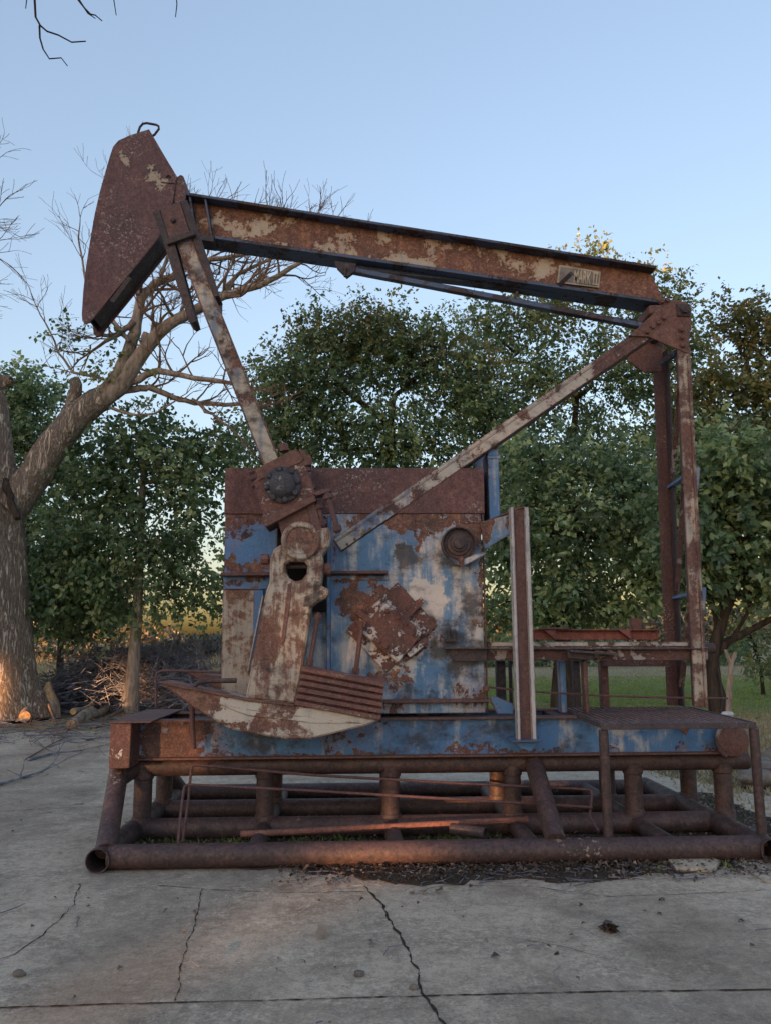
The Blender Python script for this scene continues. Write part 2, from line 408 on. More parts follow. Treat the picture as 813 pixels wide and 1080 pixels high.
M['strut'] = patina('worn_strut_steel', ((0.07, 0.032, 0.026), (0.14, 0.06, 0.042), (0.24, 0.11, 0.06)), paint=(0.48, 0.45, 0.41), cover=0.60, fade=(0.12, 0.20, 0.36), fade_cover=0.26, soot=0.42, scale=5.2, seed=16, stain=0.8, worn=0.012,
                    blobs=[('rust', 650, 378, 7.3, 0.7, 0.08), ('fade', 400, 545, 7.3, 0.4, 0.2)])
M['leg'] = patina('rusty_leg_steel', ((0.07, 0.032, 0.026), (0.14, 0.060, 0.042), (0.23, 0.10, 0.055)), paint=(0.44, 0.40, 0.34), cover=0.48, fade=(0.27, 0.29, 0.31), fade_cover=0.3, scale=4.6, seed=17, stain=0.9, worn=0.03, drip=0.25)
M['backleg'] = patina('dark_rusty_leg_steel', ((0.045, 0.022, 0.020), (0.085, 0.036, 0.028), (0.13, 0.055, 0.036)), flecks=0.3, scale=4, seed=18)
M['gusset'] = patina('red_brown_gusset', ((0.075, 0.032, 0.024), (0.135, 0.055, 0.036), (0.19, 0.08, 0.046)), scale=4, seed=19, flecks=0.1)
M['channel'] = patina('post_web_rust', ((0.07, 0.034, 0.028), (0.13, 0.058, 0.042), (0.19, 0.085, 0.055)), paint=(0.32, 0.28, 0.25), cover=0.18, scale=6, seed=20)
M['postflange'] = patina('post_flange_paint', ((0.08, 0.04, 0.03), (0.15, 0.065, 0.045), (0.26, 0.13, 0.08)), paint=(0.50, 0.49, 0.49), cover=0.84, fade=(0.26, 0.30, 0.36), fade_cover=0.42, scale=6, seed=21, stain=0.7, soot=0.15, worn=0.02)
M['red'] = patina('red_oxide_channel', ((0.12, 0.035, 0.026), (0.21, 0.058, 0.038), (0.27, 0.085, 0.05)), scale=3, seed=22)
M['deck'] = patina('deck_rail_steel', ((0.06, 0.030, 0.026), (0.12, 0.05, 0.036), (0.20, 0.09, 0.05)), paint=(0.36, 0.34, 0.33), cover=0.42, fade=(0.12, 0.20, 0.34), fade_cover=0.3, soot=0.22, scale=4.2, seed=23)
M['pipe'] = patina('brown_pipe_steel', ((0.034, 0.020, 0.017), (0.060, 0.032, 0.025), (0.105, 0.052, 0.037)), flecks=0.06, scale=1.7, seed=24, rough=0.58, grain=0.6, soot=0.16, streak=0)
M['bars'] = patina('worn_grating_bar_steel', ((0.10, 0.06, 0.05), (0.17, 0.10, 0.08), (0.26, 0.16, 0.13)), scale=5, seed=31)
M['grate'] = patina('dark_grating_steel', ((0.030, 0.022, 0.022), (0.055, 0.038, 0.036), (0.10, 0.055, 0.042)), scale=4, seed=25, flecks=0.15)
M['endbox'] = patina('end_box_steel', ((0.07, 0.032, 0.026), (0.14, 0.058, 0.040), (0.25, 0.11, 0.055)), paint=(0.62, 0.62, 0.62), cover=0.16, scale=5, seed=26, blobs=[('paint', 127, 792, 6.8, 0.09, 0.16)])
M['rod'] = patina('rusty_rod_steel', ((0.06, 0.03, 0.026), (0.105, 0.048, 0.04), (0.15, 0.065, 0.045)), scale=5, seed=27)
M['cap'] = patina('greasy_bearing_cap', ((0.03, 0.028, 0.028), (0.055, 0.05, 0.05), (0.10, 0.085, 0.08)), paint=(0.34, 0.36, 0.40), cover=0.30, scale=16, seed=28, soot=0.35, blobs=[('paint', 299, 503, 6.55, 0.12, 0.07)])
M['bearing'] = patina('bearing_housing_casting', ((0.08, 0.034, 0.028), (0.15, 0.06, 0.042), (0.25, 0.10, 0.055)), paint=(0.45, 0.44, 0.43), cover=0.46, scale=6.5, seed=29, stain=0.8, soot=0.18, worn=0.01)
M['orangepipe'] = patina('orange_rust_pipe', ((0.10, 0.04, 0.026), (0.19, 0.07, 0.042), (0.26, 0.10, 0.055)), scale=4, seed=30)

def solid(name, c, rough=0.6, metal=0.0):
    k = NT(name); n = k.noise(9, 5, 0.6)
    return k.done(k.mix(k.step(n, 0.3, 0.7), tuple(x * 0.7 for x in c), tuple(min(1, x * 1.2) for x in c)), rough, k.bump(n, 0.004, 0.5), metal)
M['plate_frame'] = solid('plate_edge', (0.42, 0.38, 0.32))
M['plate_field'] = solid('plate_field', (0.21, 0.19, 0.18))
M['plate_letter'] = solid('plate_letter', (0.52, 0.45, 0.34))
M['void'] = solid('slot_shade_black', (0.012, 0.011, 0.011), 0.9)  # shade seen through the crank slot, given as a near-black colour

# ------------------------------------------------------------------ pumping unit
PJ = thing('pump_jack', (0.4, 7.4, 0.68), 'old rusty oil well pump jack with flaking blue paint and a tilted walking beam', 'pump jack')

# --- horse head: two cheek plates, a curved face and a back plate between them
head_ol = [(157.5, 136), (136.6, 142.6), (125, 148), (119.5, 154.5), (116, 165), (112, 179), (106, 200), (100, 226), (95.5, 252), (91, 281), (88, 307), (86.5, 331), (87, 338), (90, 341.5), (95, 340),
           (132, 295), (169, 249), (182.5, 213), (187, 186), (172, 161)]
YH0, YH1 = 7.60, 7.96
head = plate('horse_head', [head_ol, circle_px(178, 187.6, 2.9, 12)], YH0, 0.022, M['head'], PJ)
wh = [at(x, y, YH0) for x, y in head_ol]
def shift_y(p, Y): return Vector((p.x, Y, p.z))
mb = MB(); mb.prism([shift_y(p, YH1 - 0.022) for p in wh], (0, 0.022, 0)); mb.build('cheek_plate', M['head'], PJ, bevel=0.003)
ctr = sum(wh, Vector()) / len(wh)
def inset(p, k): return p + (ctr - p) * k
mb = MB()
strip = [inset(p, 0.05) for p in wh[0:14]]
for a, b in zip(strip[:-1], strip[1:]):
    mb.prism([Vector((a.x, YH0 + 0.02, a.z)), Vector((b.x, YH0 + 0.02, b.z)), Vector((b.x, YH0 + 0.02, b.z)) + (ctr - b).normalized() * 0.02, Vector((a.x, YH0 + 0.02, a.z)) + (ctr - a).normalized() * 0.02], (0, YH1 - YH0 - 0.04, 0))
mb.build('face_plate', M['dark'], PJ)
mb = MB()
strip = [inset(wh[i], 0.06) for i in (14, 15, 16, 17)]
for a, b in zip(strip[:-1], strip[1:]):
    n = (ctr - (a + b) / 2).normalized() * 0.02
    mb.prism([shift_y(a, YH0 + 0.02), shift_y(b, YH0 + 0.02), shift_y(b, YH0 + 0.02) + n, shift_y(a, YH0 + 0.02) + n], (0, YH1 - YH0 - 0.04, 0))
a = inset(wh[15], 0.02)
mb.bar(shift_y(at(118, 318, YH0), YH0 + 0.03), shift_y(at(137, 292, YH0), YH0 + 0.03), 0.05, 0.05)
mb.build('back_plate', M['dark'], PJ, bevel=0.003)
mb = MB()
hk = pxs([(146, 140), (148, 134), (151, 130.6), (155, 129.8), (165, 131.6), (167.6, 133), (168, 136), (163.5, 142), (160.3, 144)], YH0 + 0.05)
mb.tube(hk, 0.012, 8); mb.build('lifting_hook', M['dark'], PJ)
mb = MB(); mb.prism(pxs([(171, 188), (186, 190), (184.5, 194), (170, 192.5)], YH0), (0, -0.012, 0)); mb.build('hinge_pad', M['head'], PJ, bevel=0.002)
mb = MB()
hp = at(191, 196, 7.7)
mb.prism(pxs([(186, 187), (191, 184), (194, 186), (197, 200), (196, 212), (184, 214)], 7.62), (0, 0.3, 0))
mb.build('head_hinge', M['head'], PJ, bevel=0.004)

# --- walking beam: an I-section
YW = 7.62
tl, tr, bl, br = at(194, 203.5, YW), at(692, 281.5, YW), at(200, 246, YW), at(705, 319, YW)
td, bd = (tr - tl).normalized(), (br - bl).normalized()
mb = MB()
web_ol = [Vector((p.x, 7.745, p.z)) for p in (tl, tr - td * 0.02, br + bd * 0.03, bl)]
mb.prism(web_ol, (0, 0.018, 0))
beam = mb.build('walking_beam', M['beam'], PJ)
mb = MB(); mb.bar(Vector((tl.x, 7.755, tl.z + 0.0)), Vector((tr.x, 7.755, tr.z)), 0.27, 0.030); mb.build('top_flange', M['flange'], beam, bevel=0.004)
mb = MB(); mb.bar(Vector((bl.x, 7.755, bl.z)), Vector((br.x, 7.755, br.z)), 0.27, 0.036); mb.build('bottom_flange', M['flange'], beam, bevel=0.004)
mb = MB()
for f in (0.012, 0.045):
    a = tl.lerp(tr, f); b = bl.lerp(br, f)
    mb.prism([Vector((a.x - .012, 7.64, a.z - .016)), Vector((a.x + .012, 7.64, a.z - .018)), Vector((b.x + .012, 7.64, b.z + .018)), Vector((b.x - .012, 7.64, b.z + .02))], (0, 0.10, 0))
mb.build('web_stiffener', M['flange'], beam, bevel=0.003)
# lower wear plate at the head end of the beam and the truss rod with its hangers below the beam
mb = MB(); mb.bar(at(198, 252, 7.66), at(228, 257, 7.66), 0.20, 0.07); mb.build('beam_shoe', M['dark'], PJ, bevel=0.005)
mb = MB(); mb.bar(at(366, 284.5, 7.70), at(676, 344, 7.66), 0.075, 0.055); mb.build('truss_bar', M['flange'], PJ, bevel=0.004)
mb = MB(); mb.bar(at(375, 284, 7.78), at(612, 312, 7.78), 0.10, 0.05); mb.build('truss_bar', M['flange'], PJ, bevel=0.004)
mb = MB()
mb.prism(pxs([(353, 275), (376, 278), (374, 286), (366, 292), (356, 282)], 7.63), (0, 0.06, 0)); mb.bolt(at(364, 284, 7.63), (0, -1, 0), 0.02)
mb.tube([at(364, 284, 7.63), at(364.5, 292, 7.63)], 0.018, 8)
mb.build('truss_bracket', M['dark'], PJ, bevel=0.003)
mb = MB(); mb.bar(at(545, 308, 7.66), at(541, 318, 7.66), 0.03, 0.03); mb.build('truss_hanger', M['dark'], PJ)
# name plate, its lettering and the flat bar in front of it
nameplate = plate('name_plate', [[(589.2, 279.2), (633.2, 286.4), (631.4, 303.4), (586.8, 298)]], 7.722, 0.018, M['plate_frame'], beam, 0.002)
plate('plate_field', [[(591, 281), (631.6, 287.7), (630, 301.7), (588.8, 296.4)]], 7.719, 0.006, M['plate_field'], nameplate, 0.001)
fc = bpy.data.curves.new('plate_lettering', 'FONT'); fc.body = 'MARK'; fc.size = 1.0; fc.extrude = 0.002; fc.offset = 0.012
me = curve_mesh('plate_lettering', fc)
co = np.array([v.co for v in me.vertices]); lo, hi = co.min(0), co.max(0)
c00, c10, c01 = at(604.3, 297.6, 7.714), at(629.9, 300.9, 7.714), at(605.5, 284.4, 7.714)
def on_plate(u, w, d=0.0): q = c00 + (c10 - c00) * u + (c01 - c00) * w; return Vector((q.x, 7.714 - d, q.z))
for v in me.vertices:
    v.co = on_plate((v.co.x - lo[0]) / (hi[0] - lo[0]) * 0.70, (v.co.y - lo[1]) / (hi[1] - lo[1]), v.co.z)
me.materials.clear()
link_mesh('plate_lettering', me, M['plate_letter'], nameplate, 0)
mb = MB()
for u0, u1, w0, w1 in ((.79, .835, .11, .89), (.91, .955, .11, .89), (.755, .99, 0, .105), (.755, .99, .895, 1)):
    mb.prism([on_plate(u0, w0, -.002), on_plate(u1, w0, -.002), on_plate(u1, w1, -.002), on_plate(u0, w1, -.002)], (0, -.004, 0))
mb.build('plate_numeral', M['plate_letter'], nameplate, smooth=0)
mb = MB(); mb.bar(at(590, 300, 7.64), at(602, 288.5, 7.52), 0.045, 0.075, Vector((0, 1, 0.2))); mb.build('flat_bracket', M['dark'], PJ, bevel=0.003)

# --- equalizer across the head end, pitman arm hanging from it
YQ = 6.66
mb = MB(); mb.bar(at(186, 232, YQ + 0.12), shift_y(at(186, 232, YQ + 0.12), 8.75), 0.17, 0.15); mb.build('equalizer', M['dark'], PJ, bevel=0.008)
plate('equalizer_block', [[(168.6, 221), (189.8, 212), (200.8, 245.5), (178.6, 254)]], YQ - 0.01, 0.15, M['channel'], PJ, 0.006)
mb = MB(); mb.bolt(at(183.5, 233, YQ - 0.01), (0, -1, 0), 0.02, 0.02); mb.build('block_bolt', M['dark'], PJ)
plate('clamp_strap', [[(161, 223.5), (168.2, 220.8), (179, 252), (184, 254), (207.5, 338.5), (203, 341), (199, 338), (172, 253)]], YQ - 0.02, 0.20, M['dark'], PJ, 0.004)
plate('clamp_strap', [[(190.2, 211.5), (197.8, 211), (210, 246), (231.5, 312), (226, 313), (207, 262), (201.4, 246)]], YQ - 0.005, 0.20, M['dark'], PJ, 0.004)
mb = MB(); mb.bar(at(176, 256.5, YQ - 0.03), at(206, 246, YQ - 0.03), 0.05, 0.045, Vector((0, 1, 0))); mb.build('clamp_bar', M['dark'], PJ, bevel=0.004)
pit_a, pit_b = at(191.5, 247, YQ), at(288.5, 492, YQ)
pd = (pit_b - pit_a).normalized(); pside = pd.cross(Vector((0, 1, 0))).normalized()
mb = MB(); mb.bar(pit_a + Vector((0, .015, 0)), pit_b + Vector((0, .015, 0)), 0.135, 0.014, Vector((0, 1, 0)))
pit = mb.build('pitman_arm', M['pitman'], PJ, bevel=0.003)
for sgn in (-1, 1):
    mb = MB(); mb.bar(pit_a + Vector((0, .11, 0)) + pside * 0.066 * sgn, pit_b + Vector((0, .11, 0)) + pside * 0.066 * sgn, 0.012, 0.215, Vector((0, 1, 0)))
    mb.build('pitman_flange', M['leg'], pit, bevel=0.003)
# wrist pin bearing
yb = 6.64
plate('bearing_housing', [[(273, 502), (314, 483), (320, 486), (334, 523), (330, 529), (284, 549), (278, 546), (268, 508)]], yb, 0.26, M['bearing'], PJ, 0.008)
plate('housing_flange', [[(277.5, 545), (331.5, 522), (334, 528), (280.5, 556), (278, 552)]], yb - 0.03, 0.32, M['gusset'], PJ, 0.005)
plate('housing_flange', [[(269, 495), (312, 473), (321, 484), (317, 488), (273, 507)]], yb - 0.01, 0.28, M['gusset'], PJ, 0.005)
bc = at(298.5, 511.5, yb)
mb = MB(); mb.lathe(bc, (0, -1, 0), [(0.155, -0.01), (0.155, 0.022), (0.147, 0.030), (0.118, 0.034), (0.108, 0.055), (0.08, 0.075), (0.03, 0.085), (0.001, 0.086)], 40)
capo = mb.build('bearing_cap', M['cap'], PJ)
for i in range(8):
    a = math.pi * 2 * i / 8 + 0.2
    mb = MB(); mb.lathe(bc + Vector((math.cos(a) * 0.132, -0.03, math.sin(a) * 0.132)), (0, -1, 0), [(0.026, 0), (0.026, 0.022), (0.018, 0.032)], 8); mb.build('cap_bolt', M['cap'], capo)
plate('bearing_lug', [[(311.5, 487), (314, 481.5), (327, 479), (329, 483), (328, 490), (313, 493)]], yb, 0.10, M['gusset'], PJ, 0.005)
mb = MB(); mb.tube([at(319.5, 484, yb + 0.04), at(319, 475, yb + 0.04)], 0.03, 8); mb.build('lug_bolt', M['gusset'], PJ)
mb = MB(); mb.lathe(at(300, 476, yb + .05), Vector((-0.2, 0, 1)), [(0.045, 0), (0.045, 0.05), (0.03, 0.07)], 10); mb.build('lug_bolt', M['gusset'], PJ)
plate('bolt_plate', [[(330, 521.5), (333, 518), (347, 514.5), (349, 518), (335, 522.5)]], yb - 0.02, 0.14, M['rod'], PJ, 0.003)
def stud(a, b, Y, r, mat='rod'):
    a, b = at(*a, Y), at(*b, Y); d = (b - a).normalized()
    mb = MB(); mb.tube([a, b], r, 10); mb.lathe(b - d * 0.06, d, [(r * 1.8, 0), (r * 1.8, 0.045)], 6); mb.lathe(a + d * 0.015, d, [(r * 1.8, 0), (r * 1.8, 0.035)], 6)
    mb.build('long_bolt', M[mat], PJ)
stud((335, 531), (341.5, 556), yb + 0.05, 0.024); stud((345, 520), (357, 562), yb - 0.01, 0.024)
stud((322, 492), (329, 518), yb + 0.05, 0.024)
for i, (x, y) in enumerate([(263, 499), (264.5, 506), (266, 513)]):
    mb = MB(); a = at(x, y, yb + 0.06); mb.lathe(a, (1, 0, 0.35), [(0.022, 0), (0.022, 0.03), (0.012, 0.031), (0.012, 0.12)], 6); mb.build('stud', M['rod'], PJ)
plate('wrist_neck', [[(290, 541), (322, 528), (334, 560), (300, 572)]], yb + 0.03, 0.24, M['gusset'], PJ, 0.006)
plate('neck_rib', [[(322, 529), (331, 526), (340, 557), (330, 562)]], yb + 0.02, 0.2, M['rod'], PJ, 0.006)

# --- crank arm with its slot, hub and counterweight
crank_ol = [(297, 574), (289, 579), (285.5, 588), (284.5, 602), (284.5, 614), (281.5, 622), (278.5, 632), (271, 672), (259, 737), (312, 742), (318, 712), (325, 668), (328.5, 640), (334, 635), (344, 630), (347, 626), (346, 621), (338.5, 617), (340, 607), (341, 595), (340, 584), (347, 576), (349, 562), (346, 556), (338, 557), (330, 562)]
slot = [(301, 596), (306, 592), (321, 592), (324.5, 597), (323.5, 605), (318.5, 611.5), (312, 613), (305.5, 610), (301.5, 603)]
crank = plate('crank_arm', [crank_ol, slot], Y_CRANK, 0.22, M['crank'], PJ, 0.014, 25)
plate('crank_rib', [[(304, 616), (308, 614), (306, 640), (300.5, 678), (296.5, 678), (301, 640)]], Y_CRANK - 0.008, 0.05, M['ribbed'], crank, 0.004)
mb = MB(); mb.bar(at(278, 628, Y_CRANK + .03), at(262, 708, Y_CRANK + .03), 0.012, 0.07, Vector((0, 1, 0))); mb.build('crank_edge', M['postflange'], crank, bevel=0.002)
hc = at(317.5, 570.5, Y_CRANK)
mb = MB(); mb.lathe(hc, (0, -1, 0), [(0.158, -0.05), (0.158, 0.028), (0.150, 0.036), (0.115, 0.036), (0.108, 0.028), (0.02, 0.028), (0.018, 0.034), (0.001, 0.034)], 44)
mb.build('crank_hub', M['crank'], PJ)
mb = MB(); mb.lathe(shift_y(hc, Y_CRANK + 0.2), (0, 1, 0), [(0.10, 0), (0.10, 0.9)], 24); mb.build('crank_shaft', M['dark'], PJ)
mb = MB(); mb.span(shift_y(at(292, 645, 7.0), 6.95), shift_y(at(344, 545, 7.0), 7.09)); mb.build('slot_shade_block', M['void'], PJ, bevel=0.01)  # black block set behind the crank slot; its colour stands for shade there
mb = MB(); mb.tube([at(299, 597.5, Y_CRANK + .10), at(326, 597.5, Y_CRANK + .10)], 0.02, 8); mb.build('slot_pin', M['dark'], PJ)
mb = MB(); mb.lathe(at(276, 590, Y_CRANK + .10), (1, 0, 0), [(0.045, 0), (0.045, 0.06), (0.025, 0.061), (0.025, 0.14)], 8); mb.build('clamp_bolt', M['gusset'], PJ)
mb = MB(); mb.lathe(at(349, 600, Y_CRANK + .10), (-1, 0, 0), [(0.05, 0), (0.05, 0.06), (0.025, 0.061), (0.025, 0.12)], 8); mb.build('clamp_bolt', M['gusset'], PJ)
wt_ol = [(167, 719.5), (172, 719), (205, 725.4), (236, 732), (263, 737.5), (311.5, 743), (401, 759), (388, 765), (329, 779.5), (301, 780), (272, 775), (242.6, 769), (222, 757), (205, 747), (186, 733)]
wt = plate('counterweight', [wt_ol], 6.55, 0.30, M['weight'], PJ, 0.012, 40)
plate('weight_rib', [[(225, 741), (262, 748), (330, 757), (384, 763), (330, 763), (262, 755)]], 6.542, 0.05, M['weight'], wt, 0.004)
plate('weight_lip', [[(167.5, 720), (172, 718.7), (205, 725), (236, 731.6), (263, 737.2), (311.5, 742.6), (311, 745), (262, 740), (235, 734.5), (204, 728.4), (178, 723.5)]], 6.535, 0.05, M['gusset'], wt, 0.004)
# ribbed add-on weight: ridges are part of its face
A, B, C, D = at(319.5, 702, 6.56), at(405.5, 718.5, 6.56), at(401, 760, 6.56), at(311.5, 744, 6.56)
mb = MB(); n = 6; rows = []
for i in range(n):
    for f, dz in ((0.06, 0.0), (0.22, -0.045), (0.80, -0.045), (0.96, 0.0)):
        t = (i + f) / n
        l, r_ = A.lerp(D, t), B.lerp(C, t); rows.append((Vector((l.x, l.y + dz, l.z)), Vector((r_.x, r_.y + dz, r_.z))))
rows = [(A, B)] + rows + [(D, C)]
vs = []; fs = []
for l, r_ in rows: vs += [l, r_]
for i in range(len(rows) - 1): fs.append((2*i, 2*i+1, 2*i+3, 2*i+2))
k = len(vs); bk = Vector((0, 0.22, 0)); vs += [A + bk, B + bk, C + bk, D + bk]; e = 2 * len(rows)
fs += [(0, 1, k+1, k), (e-2, e-1, k+2, k+3), (k, k+1, k+2, k+3), tuple([k, k+3] + [2*i for i in range(len(rows)-1, -1, -1)]), tuple([k+1, k+2] + [2*i+1 for i in range(len(rows)-1, -1, -1)])]
mb.add(vs, fs); mb.build('ribbed_weight', M['ribbed'], PJ, smooth=20)
mb = MB(); mb.tube(pxs([(204.5, 727), (206, 723), (210, 719.6), (217, 718.2), (232, 718), (250, 717.8)], 6.60), 0.02, 10); mb.build('weight_handle', M['pipe'], PJ)
plate('back_counterweight', [[(193, 707.5), (199, 707.5), (237, 714), (270, 720), (270, 730), (234, 727), (219, 722)]], 7.86, 0.3, M['gusset'], PJ, 0.01)
stud((336.5, 646), (326.5, 703), 6.68, 0.017); stud((382, 655), (375, 712), 6.95, 0.02)

# --- upright panel of the gear housing (0.6 m deep box)
P0 = Yp
def world_box(x0, y0, x1, y1, Y, t, name, mat, parent=PJ, bevel=0.005):
    a, b = at(x0, y0, Y), at(x1, y1, Y)
    mb = MB(); mb.span((a.x, Y, b.z), (b.x, Y + t, a.z)); return mb.build(name, mat, parent, bevel=bevel)
housing = world_box(292, 541, 512, 752, P0, 0.62, 'gear_housing', M['panel'])
world_box(238, 493.5, 511, 541.5, P0 - 0.012, 0.64, 'cover_band', M['cover'])
world_box(238, 542, 291.5, 606, P0 + 0.004, 0.60, 'upper_side_panel', M['panel_side'])
world_box(236, 607, 291.5, 752, P0 + 0.03, 0.56, 'lower_side_panel', M['panel_side'])
world_box(236, 622, 267, 736, P0 + 0.018, 0.02, 'pale_infill', M['panel_low'])
world_box(236, 607.5, 291.5, 621.5, P0 + 0.008, 0.03, 'panel_header', M['panel_side'])
world_box(268, 622, 276, 750, P0 - 0.01, 0.05, 'panel_rib', M['panel_side'])
world_box(233, 603.5, 288, 607, P0 - 0.09, 0.10, 'ledge_angle', M['rod'])
world_box(346, 602, 409, 605, P0 - 0.08, 0.09, 'ledge_angle', M['rod'])
world_box(349, 606.5, 410, 612.5, P0 - 0.006, 0.02, 'weld_plate', M['panel'])
world_box(345, 545, 349, 735, P0 - 0.055, 0.06, 'vertical_rib', M['blue'])
world_box(509.5, 542, 513.5, 752, P0 - 0.02, 0.05, 'corner_angle', M['channel'])
world_box(434, 541.7, 438, 560, P0 - 0.004, 0.01, 'seam_strip', M['cover']); world_box(485, 541.7, 507, 552, P0 - 0.006, 0.01, 'patch_plate', M['cover'])
world_box(404, 738, 515, 741, P0 - 0.05, 0.06, 'base_angle', M['channel'])
# bolted hatch: a plate turned on its corner, on stand-offs
def rotsq(cx, cy, hx, hy, ang):
    c, s = math.cos(ang), math.sin(ang)
    return [(cx + c*x - s*y, cy + s*x + c*y) for x, y in ((-hx, -hy), (hx, -hy), (hx, hy), (-hx, hy))]
plate('hatch_backing', [rotsq(413, 662, 37, 31, R(-43))], P0 - 0.03, 0.04, M['hatch'], PJ, 0.005)
hatch = plate('hatch', [rotsq(413, 667, 26, 21, R(40))], P0 - 0.09, 0.05, M['hatch'], PJ, 0.006)
plate('hatch_clip', [rotsq(386, 652, 12, 3.5, R(40))], P0 - 0.08, 0.04, M['hatch'], hatch, 0.004)
plate('hatch_clip', [rotsq(436, 642, 14, 3.5, R(-45))], P0 - 0.08, 0.04, M['hatch'], hatch, 0.004)
plate('hatch_clip', [rotsq(440, 683, 13, 3.5, R(-40))], P0 - 0.08, 0.04, M['hatch'], hatch, 0.004)
for q in rotsq(413, 667, 18, 14, R(40)) + rotsq(413, 667, 5, 16, R(40)):
    mb = MB(); mb.bolt(at(q[0], q[1], P0 - 0.09), (0, -1, 0), 0.018); mb.build('hatch_bolt', M['hatch'], hatch)
# sheave
sc = at(482, 575, P0)
mb = MB(); mb.lathe(sc, (0, -1, 0), [(0.145, 0.0), (0.145, 0.05), (0.152, 0.055), (0.152, 0.12), (0.140, 0.125), (0.125, 0.085), (0.105, 0.08), (0.10, 0.10), (0.075, 0.105), (0.07, 0.12), (0.05, 0.125), (0.045, 0.15), (0.02, 0.155), (0.001, 0.155)], 44)
sh = mb.build('sheave', M['dark'], PJ)
mb = MB(); mb.lathe(sc + Vector((0, -0.1045, 0)), (0, -1, 0), [(0.072, 0), (0.072, 0.004), (0.058, 0.018), (0.05, 0.02)], 30); mb.build('sheave_hub', M['hatch'], sh)
plate('sheave_lever', [[(473, 587), (480, 590), (487, 590), (500, 585), (511, 581.5), (514, 584), (502, 590), (489, 597), (478, 596)]], P0 - 0.13, 0.05, M['panel'], PJ, 0.005)
mb = MB(); mb.tube([at(484.5, 589, P0 - .16), at(487, 597, P0 - .15)], 0.02, 8); mb.bolt(at(486, 590, P0 - .14), (0, -1, 0), 0.02, .03); mb.build('lever_pin', M['leg'], PJ)
plate('small_clip', [[(470, 674), (482, 674), (482, 677), (470, 677)]], P0 - 0.06, 0.06, M['dark'], PJ, 0.002)
for x in (473, 479):
    mb = MB(); mb.tube([at(x, 666, P0 - .03), at(x, 675, P0 - .03)], 0.013, 8); mb.bolt(at(x, 667, P0 - .03), (0, 0, 1), .015); mb.build('clip_bolt', M['dark'], PJ)

# --- column behind the housing edge, arm and the channel post in front
world_box(500.5, 477, 512, 549, P0 + 0.24, 0.012, 'column_flange', M['blue']); world_box(513.5, 473.5, 527.5, 549, P0 + 0.05, 0.16, 'column', M['blue'])
world_box(512.5, 480, 514, 549, P0 + 0.05, 0.2, 'column_web', M['flange'])
plate('column_splice', [[(513.5, 480), (527.5, 480), (527.5, 484), (513.5, 484)]], P0 + 0.042, 0.02, M['blue'], PJ, 0.002)
YP = 6.86
a0, a1, a2, a3 = at(506, 551, P0 - 0.03), at(542, 541, YP + 0.05), at(542, 561, YP + 0.05), at(510, 580, P0 - 0.03)
mb = MB(); mb.prism([a0, a1, a2, a3], (0, 0.014, 0)); mb.build('post_arm', M['panel'], PJ, bevel=0.002)
b0, b1, b2, b3 = at(514, 550, P0 - 0.02), at(550, 535.5, YP), at(558, 536.5, YP), at(536, 546, P0 + 0.1)
mb = MB(); mb.prism([b0, b1, b2, b3], (0, 0, 0.014)); mb.build('arm_cap', M['channel'], PJ, bevel=0.002)
pt, pb = at(549, 535, YP), at(553, 780, YP)
post_ax = Vector(((pt.x + pb.x) / 2, YP, 0))
mb = MB(); mb.span((post_ax.x - .050, YP + 0.03, pb.z), (post_ax.x + .044, YP + 0.045, pt.z)); post = mb.build('channel_post', M['channel'], PJ, bevel=0.002)
mb = MB(); mb.span((post_ax.x - .080, YP - 0.01, pb.z), (post_ax.x - .050, YP + 0.07, pt.z)); mb.build('post_flange', M['postflange'], post, bevel=0.003)
mb = MB(); mb.span((post_ax.x + .044, YP - 0.01, pb.z), (post_ax.x + .082, YP + 0.07, pt.z)); mb.build('post_flange', M['postflange'], post, bevel=0.003)
mb = MB(); mb.span((post_ax.x - .14, YP - 0.06, pb.z - .014), (post_ax.x + .12, YP + 0.15, pb.z)); mb.prism([Vector((post_ax.x - .11, YP, pb.z - .014)), Vector((post_ax.x + .11, YP, pb.z - .014)), Vector((post_ax.x + .03, YP, pb.z - .10)), Vector((post_ax.x - .06, YP, pb.z - .07))], (0, 0.02, 0))
mb.build('post_foot', M['skid'], PJ, bevel=0.003)

# --- struts, gussets and the two rear legs with their lacing
YF, YB = 7.36, 7.82
def angle_strut(a, b, Yd, mat, name):
    a, b = at(*a, Yd), at(*b, Yd)
    mb = MB(); h = 0.064
    mb.profile(a, b, [(-0.0, -h), (0.018, -h), (0.018, h), (0.0, h)], Vector((0, 0, 1)))
    return mb, a, b
def strut(a, b, Yd):
    mb, p, q = angle_strut(a, b, Yd, None, '')
    s = mb.build('diagonal_strut', M['strut'], PJ, bevel=0.003)
    d = (q - p).normalized(); u = Vector((0, -1, 0)).cross(d).normalized()
    if u.z < 0: u = -u
    m2 = MB(); m2.bar(p - u * 0.066 + Vector((0, 0.075, 0)), q - u * 0.066 + Vector((0, 0.075, 0)), 0.15, 0.014); m2.build('strut_flange', M['backleg'], s, bevel=0.002)
    m2 = MB(); m2.bar(p + u * 0.03 + Vector((0, -0.012, 0)), q + u * 0.03 + Vector((0, -0.012, 0)), 0.022, 0.018); m2.build('strut_bead', M['strut'], s, bevel=0.003)
    return s, p, q, u
s, p, q, u = strut((356, 575), (700, 338), YF - 0.26)
for i in range(4):
    c = p.lerp(q, 0.02 + i * 0.022) - u * 0.045
    m2 = MB(); m2.bolt(c + Vector((0, -0.005, 0)), (0, -1, 0), 0.014); m2.build('strut_bolt', M['leg'], s)
strut((356, 575), (697, 341), YB)
gf = [(663, 354), (671, 347), (700, 320), (712, 316), (723, 318.5), (729, 325), (728.6, 338), (725.5, 373), (702, 363), (684, 355)]
